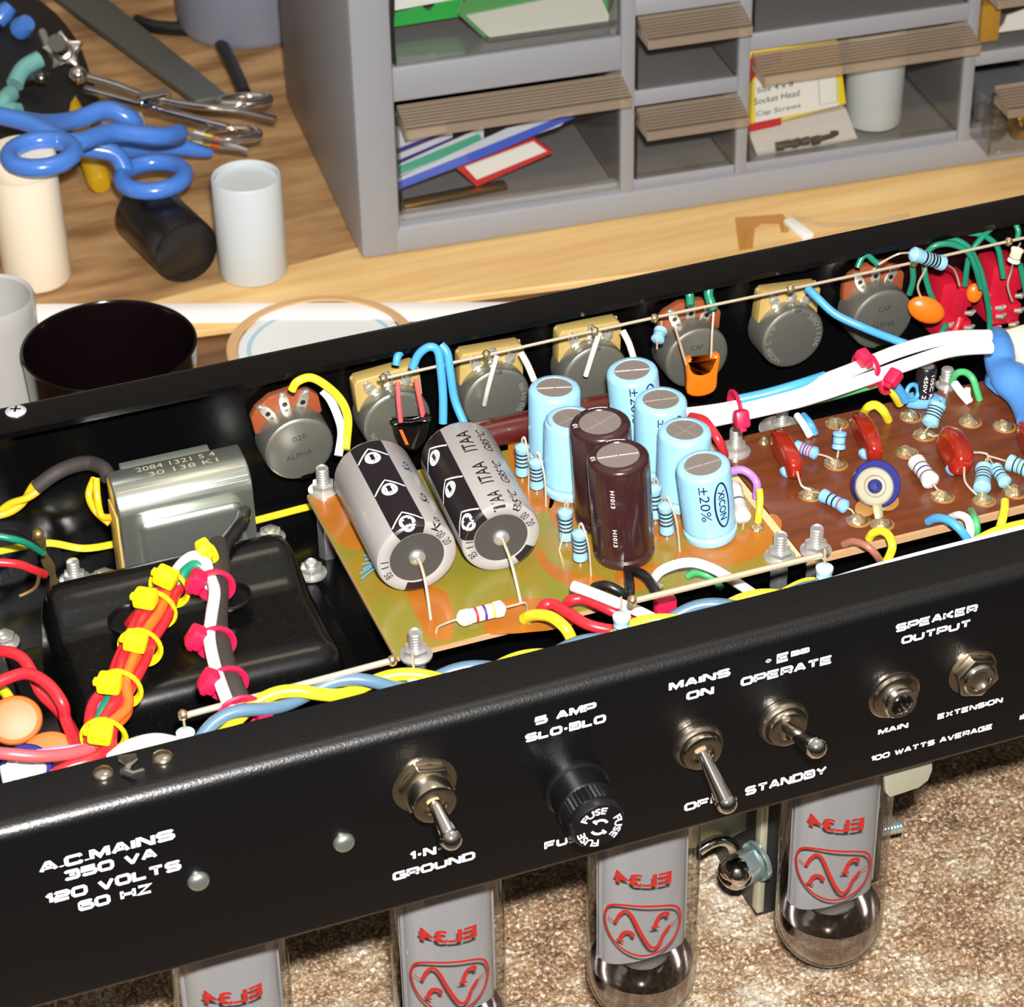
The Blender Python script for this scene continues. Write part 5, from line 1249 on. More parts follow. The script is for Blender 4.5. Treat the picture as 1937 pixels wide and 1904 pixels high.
# the solid ground wire along the pots and the two near ones
def yl(pts, y=None):
    return [Y(p[0], p[1], p[2] if len(p) > 2 else y) for p in pts]
def bus(label, pts, r, blobs):
    t = thing('bus_wire', label, 'wire', pts[0])
    b = BM(); tube(b, pts, r, 10); part('rod', b, mat('warm_tin', (214, 198, 172), .3, .55), t)
    for q in blobs:
        b = BM(); ball(b, q, (1.5, 1.5, 1.7), 0, 10); part('solder_blob', b, SOLDER, t)
bus('straight bare ground wire running along the control pot lugs', cr(yl([(715, 718), (900, 676), (1240, 600), (1620, 520), (1990, 438)], 172)), .55, yl([(725, 716), (1238, 602), (1495, 547), (1728, 496), (1908, 457), (920, 671), (1125, 627)], 171.8))
bus('bare rod along the near lip above the twisted yellow pair', yl([(338, 1356), (748, 1247)], 39), .95, yl([(346, 1352), (742, 1249)], 39))
bus('bare rod along the near lip in front of the boards seam', yl([(1190, 1138), (1566, 1047)], 39.5), .95, yl([(1196, 1135), (1560, 1049)], 39.5))
def hang(px, y, label):
    T = Y(px[0], px[1], y); B = T + Vector((0, 0, -9))
    resistor(label, B, T, 2.3, mat('resistor_ice', (176, 214, 226), .35), 'g', [B - Vector((0, 0, 3))], [T + Vector((0, .3, 4)), T + Vector((0, .6, 5.5))])
hang((350, 1380), 38, 'pale resistor hanging from the rod nearest the mains lettering')
hang((783, 1270), 38, 'pale resistor hanging below the near amber board stud')
hang((1176, 1160), 38, 'pale resistor hanging beside the red wire loops')
hang((1560, 1068), 38, 'pale resistor hanging at the end of the rod by the boards seam')
B_, T_ = Y(1243, 645, 166), Y(1251, 622, 170)
resistor('small pale blue resistor hanging from the ground wire beside the orange capacitor pot', B_ , T_, 2.0, RESPALE, 'g', [B_ - Vector((0, 0, 3))], [T_ + Vector((0, 0, 3))])
T_ = yl([(1720, 478), (1790, 500)], 163); resistor('pale blue resistor strung behind the ground wire over the last control pot', T_[0], T_[1], 2.3, RESPALE, 'kgkkk', yl([(1700, 480), (1675, 492), (1662, 500)], 166), yl([(1806, 512), (1815, 540)], 166))
T_ = yl([(1916, 498), (1926, 468)], 168); resistor('cream resistor standing against the last red switch', T_[0], T_[1], 2.0, RESCREAM, 'gyy', yl([(1912, 515), (1906, 540), (1915, 570)], 170), yl([(1930, 460)], 171))
# ---- orange and black disc parts, red switches
def disc(label, c, n, rx, ry, th, m, hint=(0, 0, 1), leads=(), name='ceramic_capacitor', leadmat=None, grp=None, cat='capacitor', flat=False):
    mx = fr(c, n, hint); t = thing(name, label, cat, c, grp, mx.to_3x3())
    b = BM()
    if flat: lathe(b, [(.01, -th), (rx * .8, -th), (rx * .95, -th * .6), (rx, 0), (rx * .95, th * .6), (rx * .82, th * .95), (rx * .78, th), (.01, th)], 36, 0, mx @ Matrix.Diagonal((1, ry / rx, 1, 1)))
    else: ball(b, (0, 0, 0), (rx, ry, th), 0, 22, mx)
    part('body', b, m, t)
    for q in leads:
        b = BM(); tube(b, cr(q, 4), .42 if not leadmat else .75, 6); part('lead', b, leadmat or TIN, t)
c = Y(1325, 712, 166); t = thing('orange_capacitor', 'orange dipped capacitor hanging over the brown topped pot', 'capacitor', c)
b = BM(); mx = fr(c, (-.2, -1, .1)); o = cr([Vector(q) for q in ((6.5, -5.2, 0), (7.5, -3.6, 0), (3.2, -2, 0), (3.2, 2, 0), (8, 4.2, 0), (7, 6.4, 0), (1, 5.6, 0), (-5, 4.8, 0), (-6.8, 0, 0), (-5.4, -4.6, 0), (0, -4.8, 0))], 4, True)
prism(b, [(p.x, -p.y) for p in o][::-1], -1.9, 1.9, 0, mx, 1.2, 3); part('body', b, ORANGECAP, t)
for q in ([(1298, 690), (1285, 645), (1276, 616)], [(1345, 676), (1347, 630), (1350, 590)]):
    b = BM(); tube(b, yl([(q[0][0], q[0][1], 166), (q[1][0], q[1][1], 168), (q[2][0], q[2][1], 171)]), .42, 6); part('lead', b, TIN, t)
c = Y(779, 818, 166); t = thing('dipped_capacitor', 'black dipped capacitor hanging on red sleeved leads before a pot', 'capacitor', c)
mx = fr(c, (-.2, -1, .12), (0, 0, 1)); o = cr([Vector(q) for q in ((5.2, -5.6, 0), (5.4, -4.2, 0), (4.6, 0, 0), (5.4, 4.2, 0), (5.2, 5.8, 0), (1, 5.6, 0), (-4, 3.4, 0), (-6.2, 0, 0), (-4, -3.4, 0), (1, -5.4, 0))], 4, True)
b = BM(); prism(b, [(p.x, -p.y) for p in o][::-1], -2.1, 2.1, 0, mx, 1.5, 3); part('body', b, mat('black_dip', (16, 12, 12), .12, coat=.6), t)
b = BM(); prism(b, [(2.5, 3.2), (2.5, 4.2), (-3, 2.4), (-3, 1.4)], 2.0, 2.18, 0, mx); part('orange_mark', b, mat('orange_print', (214, 90, 30), .4), t)
for q in (((758, 798, 166), (754, 760, 168), (752, 722, 171)), ((801, 792, 166), (793, 750, 168), (786, 716, 171))):
    b = BM(); tube(b, cr(yl(q), 4), .8, 8); part('lead', b, WIRE['pink'], t)
c = Y(1752, 586, 170); disc('large orange capacitor beside the last control pot', c, (-.3, -1, .2), 6.8, 4.6, 2.6, ORANGECAP, (-.9, 0, .5), [yl([(1742, 562, 171), (1736, 540, 172), (1750, 510, 172), (1752, 495, 172)])])
disc('small orange capacitor between the two red switches', Y(1843, 554, 178), (-.3, -1, .2), 3.6, 2.8, 1.8, ORANGECAP)
for px, lab in (((1774, 566), 'red jack block nearest the last control pot'), ((1868, 534), 'red jack block at the frame edge')):
    c = Y(px[0], px[1], YW); t = thing('red_jack', lab, 'jack', c); mx = Matrix.Translation(c) @ Matrix(((1, 0, 0), (0, 0, -1), (0, 1, 0))).to_4x4() @ Matrix.Rotation(R(-6), 4, 'Z')
    b = BM(); box(b, (-6.5, -2, 0), (5, 13, 12), .8, 0, mx); box(b, (-6, -9, 0), (6, -1, 15), 1.2, 0, mx); box(b, (4, 2, 0), (7, 9, 11), .6, 0, mx); part('housing', b, REDSWITCH, t)
    for x, y in ((-3.5, -1), (3.6, 3), (4.5, -3), (-2.5, -4.5), (3.4, -8.5), (-3.5, -9.2)):
        b = BM(); tube(b, [mx @ Vector((x - 1.6, y - .5, 15.2)), mx @ Vector((x, y, 16.4)), mx @ Vector((x + 1.8, y + .4, 15.6))], [.7, 1.1, .6], 8); part('lug', b, mat('tinned_lug', (232, 228, 214), .25, .8), t)
# ---- parts at the near end: orange discs, white block, blue trimmer, terminal post
ODISC = mat('matt_orange_epoxy', (204, 96, 40), .5)
disc('big orange disc capacitor standing near the mains end', P(28, 1362, -22), (-.1, -.7, .7), 7.6, 6.8, 1.6, ODISC, (1, 0, 0), flat=True)
disc('orange disc capacitor lying lower beside the salmon wire', P(92, 1432, -26), (-.2, -.55, .8), 8.0, 7.2, 1.4, ODISC, (1, 0, 0), flat=True)
c = P(50, 1458, -20); mx = fr(c, (-.15, -.5, .85)); t = thing('trimmer', 'navy rimmed trimmer partly hidden under the salmon wire', 'trimmer', c, rot=mx.to_3x3())
b = BM(); lathe(b, [(7.4, -2), (7.4, 1), (6.8, 1.6), (5.6, 1.6)], 32, 0, mx, (True, False)); part('housing', b, NAVY, t)
b = BM(); lathe(b, [(5.7, 1.2), (5.2, 2.6), (3, 3), (2.6, 2), (.01, 2)], 32, 0, mx, (False, False)); part('track_disc', b, mat('trimmer_grey', (205, 200, 198), .4), t)
b = BM(); p = P(14, 1468, -12); box(b, p + Vector((-1.6, -1.4, -4)), p + Vector((1.6, 1.4, 3.4)), .8); one('white_stub', b, CARDW, 'short white plastic stub beside the navy rimmed trimmer', 'stub')
t = thing('terminal_post', 'bronze tag post standing on the chassis floor', 'terminal', P(105, 1105, FLOOR))
b = BM(); q = cr([P(72, 1012, -34), P(84, 1050, -44), P(100, 1090, -54), P(108, 1120, FLOOR)], 4); tube(b, q, [1.6 + .5 * math.sin(k * 1.4) for k in range(len(q))], 8, flat=.5); part('tag', b, WIRE['bronze'], t)
b = BM(); ball(b, P(72, 1010, -33), 1.9); part('tag_tip', b, WIRE['bronze'], t)
# ================================================================ wiring
def wire(label, colr, r, pts, name='wire', grp=None, cat='wire', k=6):
    """pts: (px, py, z) or (px, py, None, y)"""
    q = [Y(p[0], p[1], p[3]) if len(p) > 3 else P(p[0], p[1], p[2]) for p in pts]
    b = BM(); tube(b, cr(q, k), r, 10)
    return one(name, b, WIRE[colr], label, cat, grp)
def twist(pts, rad, pitch, ph, r, colr, label, n=10):
    q = cr(pts, 14); L = 0; out = []
    u = Vector((0, 0, 1))
    for i, p in enumerate(q):
        t = (q[min(i + 1, len(q) - 1)] - q[max(i - 1, 0)]).normalized()
        if i: L += (p - q[i - 1]).length
        u = (u - t * u.dot(t)).normalized(); w = t.cross(u); a = 2 * PI * L / pitch + ph
        out.append(p + rad * (math.cos(a) * u + math.sin(a) * w))
    b = BM(); tube(b, out, r, n); one('wire', b, WIRE[colr], label, 'wire', 'twisted wires')
# ---- near the mains end
wire('red wire end soldered at the bronze tag post', 'red', 1.35, [(-30, 1062, -22), (30, 1066, -24), (60, 1076, -28), (84, 1086, -34)])
wire('green wire running to the bronze tag post', 'green', 1.1, [(-30, 1010, -22), (20, 1018, -24), (50, 1027, -28), (82, 1046, -36)])
wire('thin dark wire arching over the green one', 'black', .6, [(-20, 1000, -20), (30, 1003, -24), (60, 1022, -30), (78, 1040, -34)])
wire('long yellow wire passing behind the bronze tag post and choke', 'yellow', 1.25, [(-30, 1048, None, 182), (40, 1034, None, 184), (95, 1027, None, 184), (160, 1037, None, 182), (228, 1026, None, 176), (240, 1020, None, 176)])
wire('yellow wire emerging from behind the choke to the amber board', 'yellow', 1.25, [(480, 985, None, 172), (530, 972, None, 176), (590, 957, None, 178), (640, 950, None, 178)])
wire('bare wire bent over the transformer corner', 'bronze', .6, [(36, 1128, -28), (66, 1112, -28), (74, 1088, -30)])
for k in range(2):
    twist(yl([(-25, 985), (20, 960), (45, 945), (72, 918)], 178), 1.1, 21, PI * k, 1.25, 'gold', ('gold wire twisted into a pair at the far near-end corner', 'second gold wire of the twisted pair')[k])
wire('worn dark sleeving over the gold pair', 'sleeve', 2.4, [(68, 922, None, 178), (105, 895, None, 178), (140, 880, None, 180), (170, 876, None, 181), (196, 886, None, 176), (205, 905, None, 172)], 'sleeving', cat='sleeving')
wire('gold wire loop coming out of the choke', 'gold', 1.2, [(178, 905, None, 174), (168, 935, None, 170), (180, 965, None, 168), (208, 990, None, 164)])
wire('second gold wire loop coming out of the choke', 'gold', 1.2, [(182, 905, None, 172), (184, 940, None, 168), (192, 975, None, 166), (212, 978, None, 163)])
wire('thick red wire curving up past the transformer', 'red', 1.75, [(-25, 1234, -20), (12, 1232, -18), (42, 1245, -18), (62, 1275, -20), (78, 1310, -24), (112, 1345, -26), (138, 1385, -24), (150, 1425, -20)])
wire('second thick red wire crossing the first', 'red', 1.75, [(-25, 1300, -16), (20, 1280, -14), (55, 1274, -13), (92, 1295, -14), (118, 1330, -17), (124, 1360, -22), (140, 1400, -22), (152, 1430, -20)])
wire('salmon wire lying over the orange disc', 'pink', 1.7, [(-20, 1422, -9), (20, 1426, -9), (80, 1430, -11), (140, 1424, -14), (190, 1408, -16)])
wire('lilac wire under the yellow tie nearest the lip', 'lilac', 1.4, [(70, 1426, -16), (130, 1418, -16), (190, 1412, -17)])
wire('red wire tucking under the near lip', 'red', 1.7, [(100, 1466, -14), (135, 1448, -13), (175, 1436, -13), (200, 1420, -14)])
wire('yellow wire behind the big orange disc', 'yellow', 1.6, [(-20, 1300, -28), (6, 1306, -27), (22, 1328, -26)])
wire('white wire humped over the near lip by the spring clip', 'white', 2.4, [(215, 1436, -9), (240, 1418, -5), (270, 1407, -3.5), (300, 1403, -4), (330, 1408, -8)])
# ---- red harness with yellow ties
def strand(label, colr, r, path, off):
    q = [P(*p) for p in path]; n = len(q); q2 = []
    for i, p in enumerate(q):
        t = (q[min(i + 1, n - 1)] - q[max(i - 1, 0)]).normalized(); u = Vector((0, 0, 1)); u = (u - t * u.dot(t)).normalized(); w = t.cross(u)
        o = off[i] if isinstance(off, list) else off
        q2.append(p + u * o[1] + w * o[0])
    b = BM(); tube(b, cr(q2, 6), r, 10); one('wire', b, WIRE[colr], label, 'wire', 'wires in the red harness')
HP = [(336, 1098, -20), (312, 1128, -17), (288, 1165, -15), (268, 1210, -15), (250, 1255, -15), (228, 1300, -15), (212, 1340, -16), (192, 1385, -16), (190, 1425, -17)]
for lab, c_, off in (('orange wire on the near side of the red harness', 'orange', [(-1, 2), (-1, 2.5), (-2.6, 2.4), (-1.5, 3), (-1, 3), (-1.8, 2.5), (-4.6, 1.5), (-2, 2), (-1, 1)]),
                     ('red wire along the top of the harness', 'red', [(1, 2), (.8, 2.6), (.6, 2.6), (1.4, 2.6), (2.2, 2.5), (.8, 2.5), (-1.2, 3), (.4, 2), (1, 1)]),
                     ('red wire on the outer side of the harness', 'red', [(3, 0), (3, .6), (3.6, .6), (3.9, .5), (4.2, .5), (3.4, .6), (5.4, .8), (3.4, .4), (3, 0)]),
                     ('red wire on the inner side of the harness', 'red', [(-3, 0), (-3, .6), (-4.4, 0), (-3.4, .2), (-3.4, .4), (-3, .3), (-2.4, 1), (-3, .4), (-3, 0)]),
                     ('second orange wire buried in the red harness', 'orange', [(-1, -1), (-1.6, 0), (-3, -1), (-2, -.5), (-1, 0), (-2, 0), (-4, -1), (-2, 0), (-1, -1)]),
                     ('lilac wire glimpsed under the red harness', 'lilac', [(2, -2), (2.4, -1), (3, -2), (4.2, -1), (4.6, -.6), (3.4, -.5), (4, -1), (3, -1), (2, -2)]),
                     ('green wire inside the red harness', 'green', [(4.5, -1), (4.6, 0), (4.4, -1), (1.5, -1), (1, -1), (1.5, -.5), (1.6, 1.4), (2, 0), (3.4, -1)])):
    strand(lab, c_, 1.55, HP, off)
wire('dark red wire entering the transformer grommet', 'red', 1.6, [(286, 1150, -17), (264, 1158, -20), (246, 1178, -26), (240, 1184, -33)])
wire('white wire arching from the harness to the dark sleeve', 'white', 1.9, [(326, 1092, -19), (346, 1066, -13), (366, 1053, -11), (386, 1058, -11), (394, 1088, -14), (396, 1110, -15)])
wire('green wire arching inside the white one', 'green', 1.6, [(334, 1112, -18), (350, 1080, -14), (368, 1068, -12), (384, 1076, -13), (390, 1100, -16)])
def tie(label, hp, z, m, cpx, cz, rad, axis, hs=3.4, grp=None):
    H = P(hp[0], hp[1], z); c = P(cpx[0], cpx[1], cz)
    t = thing('cable_tie', label, 'cable tie', c, grp)
    a = Vector(axis).normalized(); x = (H - c); x = (x - a * x.dot(a)).normalized(); y = a.cross(x); b = BM()
    tube(b, [c + rad * (math.cos(2 * PI * k / 24) * x + math.sin(2 * PI * k / 24) * y) for k in range(24)], 1.5, 8, 0, True, .5, None); part('band', b, m, t)
    b = BM(); box(b, (-hs * .8, -hs, -hs * .75), (hs * .8, hs, hs * .75), 1.0, 0, fr(H, x, a)); box(b, (-1.1, -hs - 1.2, -.9), (1.1, -hs + .5, .9), .4, 0, fr(H, x, a)); part('head', b, m, t)
YT = 'yellow cable ties on the red harness'
def along(p, q, z=-15): return P(q[0], q[1], z) - P(p[0], p[1], z)
for lab, h, c_, ax in (('yellow cable tie at the top of the red harness', (314, 1091), (322, 1110), ((336, 1098), (312, 1128))), ('yellow cable tie second from the top of the harness', (275, 1131), (296, 1150), ((312, 1128), (288, 1165))),
                       ('yellow cable tie beside the transformer grommet, mid harness', (257, 1212), (266, 1222), ((268, 1210), (250, 1255))), ('yellow cable tie below the grommet where wires fan out', (207, 1291), (228, 1300), ((250, 1255), (212, 1340))), ('yellow cable tie lowest on the harness, by the near lip', (190, 1386), (197, 1392), ((212, 1340), (190, 1425)))):
    tie(lab, h, -8.0, TIEYELLOW, c_, -16, 5.7, along(*ax), 3.3, YT)
tie('yellow cable tie on the white arching wire', (386, 1036), -8, TIEYELLOW, (396, 1046), -12, 3.4, (1, .3, .1), 2.6, YT)
# ---- white and dark sleeve run with pink ties
wire('dark sleeving running down beside the white wire', 'sleeve', 3.1, [(412, 1030, -18), (416, 1085, -15), (412, 1140, -14), (412, 1190, -13), (424, 1250, -12), (442, 1300, -12), (462, 1345, -14)], 'sleeving', cat='sleeving')
wire('white wire running down to the twisted pair, tied with pink', 'white', 1.8, [(398, 1090, -13), (406, 1120, -11), (400, 1165, -10), (396, 1205, -9), (404, 1250, -9), (418, 1295, -9), (436, 1340, -11), (446, 1352, -12)])
wire('black wire rising from the transformer to the choke', 'black', 2.2, [(416, 1075, -17), (424, 1035, -18), (440, 1010, -20), (458, 985, -22), (462, 968, None, 149)])
PT_ = 'pink cable ties on the dark sleeve'
for lab, h, c_, ax in (('pink cable tie highest on the dark sleeve', (371, 1099), (408, 1106), ((416, 1085), (412, 1140))), ('pink cable tie in the middle of the dark sleeve', (371, 1205), (408, 1214), ((412, 1190), (424, 1250))), ('pink cable tie lowest in view on the dark sleeve', (396, 1288), (430, 1290), ((424, 1250), (442, 1300)))):
    tie(lab, h, -9, TIEPINK, c_, -12.5, 4.7, along(*ax), 3.2, PT_)
tie('pink cable tie where the dark sleeve meets the twisted pair', (500, 1353), -14, TIEPINK, (455, 1352), -14, 5.6, along((442, 1300), (462, 1345)), 3.0, PT_)
# ---- twisted yellow and grey-blue pair under the near lip
TP = [P(385, 1402, -12), P(440, 1358, -11), P(520, 1325, -11), P(600, 1309, -12), P(700, 1291, -14), P(800, 1286, -17), P(900, 1272, -19), P(1000, 1252, -21), P(1120, 1220, -22), P(1250, 1178, -19), P(1350, 1152, -18), P(1460, 1134, -20), P(1600, 1110, -22)]
twist(TP, 1.9, 36, 1.2, 1.85, 'yellow', 'yellow wire of the twisted pair along the near lip', 12)
twist(TP, 1.9, 36, 1.2 + PI, 1.85, 'steelblue', 'grey blue wire of the twisted pair along the near lip', 12)
# ---- around the amber board front
wire('red wire loop nearest the yellow wire on the amber board', 'red', 1.7, [(1022, 1160, ZP + 1), (1028, 1146, ZP + 6), (1046, 1142, ZP + 7), (1072, 1158, ZP + 7), (1110, 1180, ZP + 7), (1150, 1190, ZP + 6), (1180, 1190, ZP + 5)])
wire('second red wire loop behind the first on the amber board', 'red', 1.7, [(1068, 1150, ZP + 1), (1078, 1136, ZP + 7), (1102, 1132, ZP + 8), (1130, 1142, ZP + 8), (1165, 1158, ZP + 7), (1210, 1172, ZP + 3)])
wire('yellow wire curling over the amber board front edge', 'yellow', 1.8, [(992, 1170, ZP + 1), (1010, 1163, ZP + 5), (1040, 1166, ZP + 8), (1066, 1184, ZP + 8), (1080, 1206, ZP + 5), (1082, 1222, ZP + 1)])
wire('white wire lying across the red loops', 'white', 1.7, [(1084, 1108, ZP + 12), (1120, 1121, ZP + 12), (1170, 1141, ZP + 11), (1210, 1157, ZP + 10), (1248, 1176, ZP + 7)])
wire('white wire arching over the amber board front', 'white', 1.55, [(1233, 1100, ZP + 2), (1250, 1080, ZP + 7), (1280, 1067, ZP + 10), (1312, 1064, ZP + 11), (1345, 1074, ZP + 11), (1378, 1092, ZP + 9), (1430, 1126, ZP + 2)])
wire('black wire standing up in front of the near brown capacitor', 'black', 1.5, [(1188, 1078, ZP + 1), (1190, 1098, ZP + 4), (1192, 1118, ZP + 5), (1190, 1140, ZP + 3)])
wire('black wire curling right from the near brown capacitor foot', 'black', 1.5, [(1198, 1080, ZP + 2), (1216, 1086, ZP + 5), (1232, 1102, ZP + 6), (1243, 1125, ZP + 5), (1246, 1155, ZP + 2), (1240, 1168, ZP)])
wire('black wire arched behind the white wire', 'black', 1.5, [(1118, 1120, ZP + 1), (1128, 1109, ZP + 6), (1150, 1108, ZP + 8), (1178, 1122, ZP + 6), (1192, 1134, ZP + 2)])
wire('short green wire soldered on the amber board front', 'lime', 1.2, [(1302, 1089, ZP + 2), (1316, 1083, ZP + 4), (1335, 1086, ZP + 5), (1352, 1096, ZP + 3), (1362, 1110, ZP - 2)])
wire('blue wire dropping behind the hanging resistor', 'blue', 1.4, [(1196, 1140, ZP + 8), (1198, 1160, ZP + 4), (1198, 1195, ZP)])
b = BM(); box(b, P(1256, 1150, ZP + 3) - Vector((3, 2, 4)), P(1256, 1150, ZP + 3) + Vector((3.6, 2, 4)), 1); one('cable_tie', b, TIEPINK, 'pink cable tie beside the black wires', 'cable tie')
b = BM()
for k in range(6):
    p = P(706, 1070, ZP + 1) + Vector((random.uniform(-2, 2), random.uniform(-2, 2), 0)); tube(b, cr([p + Vector((6, 1, 2)), p + Vector((2, 0, 2.5)), P(688 - k * 2 + (k % 2) * 5, 1050 + k * 9, ZP + 1.5)]), .22, 5)
one('frayed_wire', b, WIRE['blue'], 'frayed blue wire strands under the first grey capacitor', 'wire')
# ---- along the brown board front
wire('thick white cable running under the brown board front edge', 'white', 2.5, [(1575, 1106, -26), (1660, 1080, -22), (1760, 1053, -21), (1850, 1030, -21), (1980, 996, -21)])
wire('yellow wire beside the thick white cable', 'yellow', 1.4, [(1470, 1128, -25), (1520, 1102, -25), (1560, 1100, -27), (1640, 1096, -32), (1760, 1070, -33), (1840, 1026, -30), (1890, 1002, -28), (1960, 985, -28)])
wire('sky blue wire looping over the brown board front edge', 'blue', 1.4, [(1756, 986, ZP + 1), (1770, 980, ZP + 4), (1792, 983, ZP + 6), (1815, 1000, ZP + 5), (1835, 1026, ZP)])
wire('white wire looping over the brown board front edge', 'white', 1.3, [(1800, 978, ZP + 1), (1815, 974, ZP + 5), (1830, 982, ZP + 6), (1836, 1005, ZP + 3), (1832, 1022, ZP - 2)])
wire('green wire beside the white loop on the brown board', 'lime', 1.2, [(1836, 966, ZP + 1), (1844, 980, ZP + 5), (1848, 1000, ZP + 3), (1844, 1020, ZP - 2)])
wire('yellow wire standing at the brown board front edge', 'yellow', 1.4, [(1901, 948, ZP + 6), (1900, 965, ZP + 6), (1894, 990, ZP + 4), (1886, 1012, ZP - 2)])
wire('yellow hook of wire at the brown board front', 'yellow', 1.35, [(1644, 1018, ZP + 1), (1652, 1008, ZP + 4), (1668, 1004, ZP + 6), (1682, 1014, ZP + 6), (1688, 1034, ZP + 4), (1680, 1056, ZP), (1670, 1066, ZP - 4)])
wire('brown wire bending over the brown board front', 'brown', 1.2, [(1596, 1029, ZP + 1), (1615, 1024, ZP + 4), (1640, 1033, ZP + 5), (1658, 1050, ZP + 2), (1668, 1068, ZP - 4)])
wire('purple wire arching over the seam between the boards', 'purple', 1.3, [(1384, 891, ZP + 9), (1402, 888, ZP + 10), (1420, 897, ZP + 9), (1432, 915, ZP + 7), (1430, 940, ZP + 2)])
wire('yellow wire with bare end on the amber board by the seam', 'yellow', 1.1, [(1436, 924, ZP + 9), (1438, 945, ZP + 6), (1435, 975, ZP + 2), (1433, 995, ZP)])
wire('white wire stub at the far edge of the brown board', 'white', 1.2, [(1508, 786, ZP + 4), (1520, 803, ZP + 4), (1532, 824, ZP + .5)])
wire('blue wire stub beside the white stub', 'blue', 1.2, [(1520, 786, ZP + 3), (1532, 800, ZP + 4), (1542, 820, ZP + .5)])
wire('yellow wire hooked over the far edge of the brown board', 'yellow', 1.5, [(1632, 784, ZP), (1642, 770, ZP + 6), (1656, 766, ZP + 7), (1670, 776, ZP + 6), (1680, 794, ZP + .5)])
wire('white wire stub beside the green loop', 'white', 1.5, [(1806, 726, ZP + 4), (1818, 742, ZP + 3), (1834, 760, ZP + .5)])
wire('white wire stub beside the first, with a short spur', 'white', 1.1, [(1830, 736, ZP + 4), (1830, 748, ZP + 3), (1834, 758, ZP + 1)])
wire('green wire looped at the far edge of the brown board', 'lime', 1.2, [(1800, 722, ZP + 3), (1810, 706, ZP + 7), (1826, 704, ZP + 8), (1840, 716, ZP + 7), (1848, 740, ZP + 3), (1853, 756, ZP)])
# ---- the white bundle behind the boards
wire('thick white wire of the bundle crossing to the frame edge', 'white', 2.3, [(1270, 786, -24), (1330, 780, -22), (1400, 768, -18), (1500, 740, -14), (1600, 704, -12), (1700, 664, -12), (1790, 640, -12), (1872, 636, -14)], k=10)
wire('second thick white wire lying under the first', 'white', 2.2, [(1290, 808, -28), (1350, 795, -25), (1420, 780, -20), (1520, 756, -16), (1620, 724, -14), (1720, 688, -13), (1800, 663, -13), (1874, 657, -15)], k=10)
wire('blue wire tucked behind the white bundle', 'blue', 1.8, [(1395, 757, -16), (1450, 745, -14), (1510, 728, -12), (1560, 712, -12)], k=8)
wire('blue wire leaving the bundle to the pink tie', 'blue', 1.7, [(1560, 742, -16), (1620, 722, -15), (1660, 714, -15), (1690, 726, -18), (1712, 756, -26)], k=8)
wire('yellow wire following the white bundle', 'yellow', 1.6, [(1480, 762, -22), (1560, 738, -20), (1640, 722, -18), (1672, 722, -18), (1690, 742, -22), (1702, 762, -28)], k=8)
wire('green wire following the white bundle, lowest', 'lime', 1.5, [(1415, 784, -24), (1500, 766, -24), (1580, 747, -22), (1640, 730, -20), (1668, 722, -20)], k=8)
wire('red wire from the bundle end down to the stud', 'red', 1.5, [(1308, 788, -20), (1330, 794, -17), (1346, 812, -17), (1362, 838, -20), (1370, 862, -27)])
BT = 'pink cable ties on the white bundle'
tie('pink cable tie on the white bundle nearest the blue capacitors', (1403, 792), -12, TIEPINK, (1392, 773), -20, 5.2, along((1330, 780), (1420, 765)), 2.9, BT)
tie('pink cable tie on the white bundle below the last pot', (1634, 676), -6, TIEPINK, (1640, 697), -13, 5.4, along((1600, 704), (1700, 664)), 2.7, BT)
tie('pink cable tie gathering the blue and yellow wires', (1690, 714), -12, TIEPINK, (1678, 722), -17, 3.4, along((1650, 722), (1700, 745)), 2.8, BT)
# ---- leads on the control pots
wire('yellow wire arching over the pot nearest the choke', 'yellow', 1.4, [(552, 738, None, 174), (562, 722, None, 174), (588, 714, None, 174), (618, 730, None, 172), (645, 757, None, 170), (658, 790, None, 168), (656, 830, None, 166), (654, 850, None, 164)])
wire('white wire dropping from the pot nearest the choke', 'white', 1.4, [(610, 738, None, 175), (625, 756, None, 173), (640, 790, None, 170), (646, 820, None, 168), (640, 862, None, 164)])
wire('short blue wire end over the second pot', 'blue', 1.3, [(749, 690, None, 175), (752, 674, None, 176), (759, 666, None, 178)])
wire('blue wire arching from the second pot down behind a capacitor', 'blue', 1.4, [(780, 696, None, 174), (792, 670, None, 174), (812, 656, None, 173), (828, 664, None, 172), (834, 700, None, 170), (838, 750, None, 168), (838, 800, None, 166)])
wire('second blue wire dropping beside the first arch', 'blue', 1.4, [(834, 652, None, 174), (846, 668, None, 172), (852, 705, None, 170), (860, 755, None, 168), (878, 800, None, 164)])
wire('white lead crossing the face of the third pot', 'cream', .8, [(940, 672, None, 172), (932, 700, None, 171), (922, 738, None, 172), (916, 765, None, 176)])
wire('white lead from the third pot to a blue capacitor', 'cream', 1.1, [(986, 668, None, 174), (998, 690, None, 170), (1010, 718, None, 164)])
wire('white lead crossing the face of the fourth pot', 'cream', .9, [(1134, 628, None, 172), (1122, 665, None, 171), (1108, 710, None, 172)])
wire('white lead from the fourth pot to the tallest blue capacitor', 'cream', 1.1, [(1178, 626, None, 174), (1190, 650, None, 170), (1200, 682, None, 162)])
wire('short green wire over the orange capacitor pot', 'green', 1.5, [(1303, 552, None, 178), (1305, 562, None, 177), (1306, 578, None, 175)])
wire('green wire curving down to the orange capacitor pot', 'green', 1.6, [(1342, 542, None, 178), (1340, 556, None, 177), (1345, 572, None, 175), (1350, 584, None, 174)])
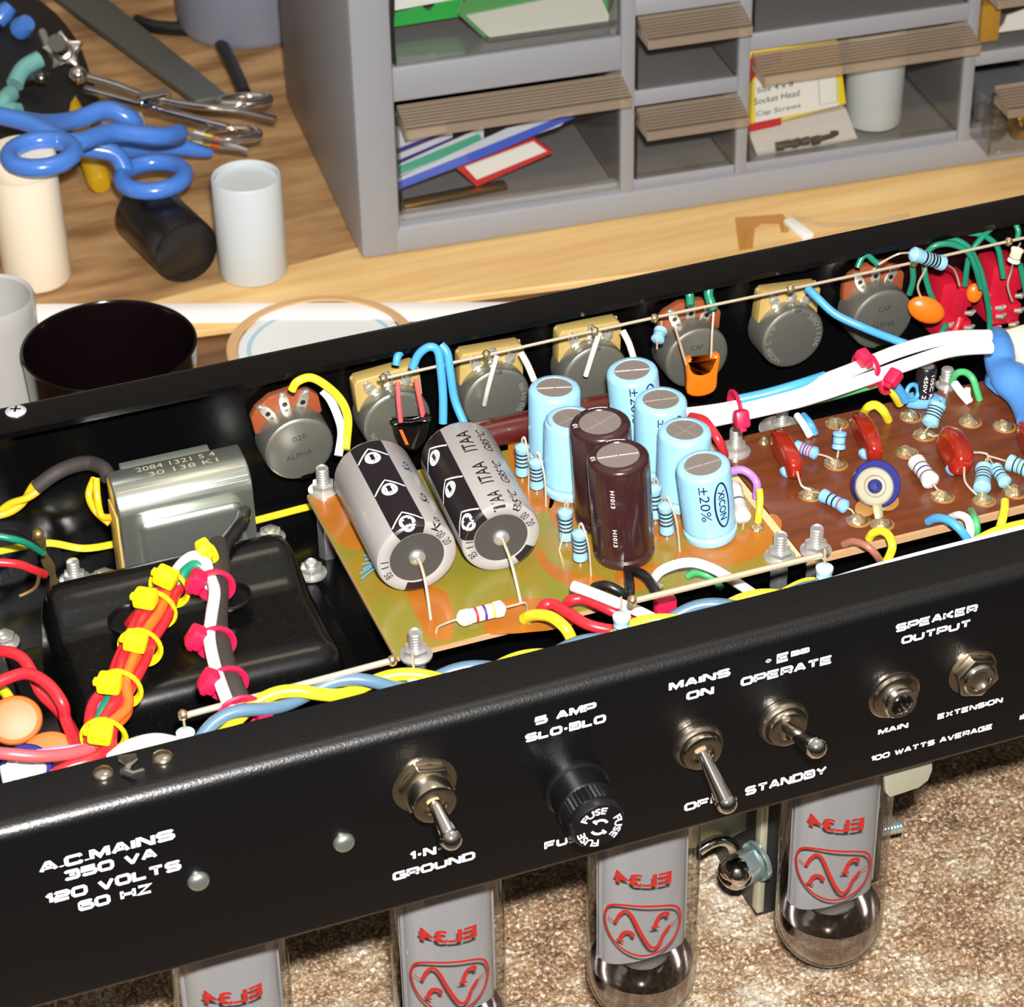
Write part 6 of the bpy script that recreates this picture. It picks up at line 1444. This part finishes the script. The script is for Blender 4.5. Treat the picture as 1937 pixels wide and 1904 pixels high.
wire('blue wire slanting across the last control pot', 'blue', 1.4, [(1528, 545, None, 174), (1545, 562, None, 170), (1580, 594, None, 164), (1630, 618, None, 158), (1685, 640, None, 154), (1730, 656, None, 150)])
# ---- green wires at the red jacks
for lab, pts in (('green wire bent like a hairpin over the last control pot', [(1622, 506, None, 176), (1630, 488, None, 177), (1640, 482, None, 177), (1652, 492, None, 176), (1662, 500, None, 175)]),
                 ('long green wire sweeping under the far lip', [(1700, 468, None, 180), (1750, 456, None, 180), (1795, 450, None, 179), (1830, 466, None, 176), (1850, 500, None, 174), (1862, 540, None, 172), (1872, 600, None, 172), (1870, 660, None, 170)]),
                 ('green wire arching between the red jacks', [(1750, 480, None, 176), (1770, 464, None, 175), (1800, 462, None, 174), (1830, 476, None, 173), (1845, 505, None, 172), (1856, 545, None, 172)]),
                 ('green wire dropping to the first red jack', [(1726, 500, None, 176), (1727, 530, None, 176), (1720, 556, None, 177)]),
                 ('green wire from the arch down the first red jack', [(1748, 490, None, 174), (1750, 520, None, 173), (1758, 550, None, 172), (1768, 572, None, 172)]),
                 ('green wire rising under the far lip to a point', [(1825, 540, None, 176), (1832, 490, None, 176), (1848, 460, None, 177), (1876, 430, None, 179)]),
                 ('green wire crossing behind the ground wire by the second jack', [(1830, 440, None, 180), (1862, 446, None, 178), (1886, 466, None, 176), (1894, 500, None, 174), (1898, 525, None, 173)]),
                 ('green wire hanging from the lip at the frame edge', [(1918, 418, None, 180), (1926, 436, None, 178), (1924, 455, None, 176)]),
                 ('green wire falling past the cream resistor', [(1930, 500, None, 176), (1938, 540, None, 175), (1946, 570, None, 174)]),
                 ('green wire below the white bundle', [(1800, 675, None, 165), (1818, 671, None, 165), (1838, 666, None, 165)]),
                 ('green wire end below the first red jack', [(1790, 612, None, 172), (1782, 628, None, 172), (1776, 640, None, 171)])):
    wire(lab, 'green', 1.05, pts, grp='green wires by the red jacks')
wire('red wire below the first red jack', 'red', 1.3, [(1816, 600, None, 172), (1810, 618, None, 171), (1800, 634, None, 170)])
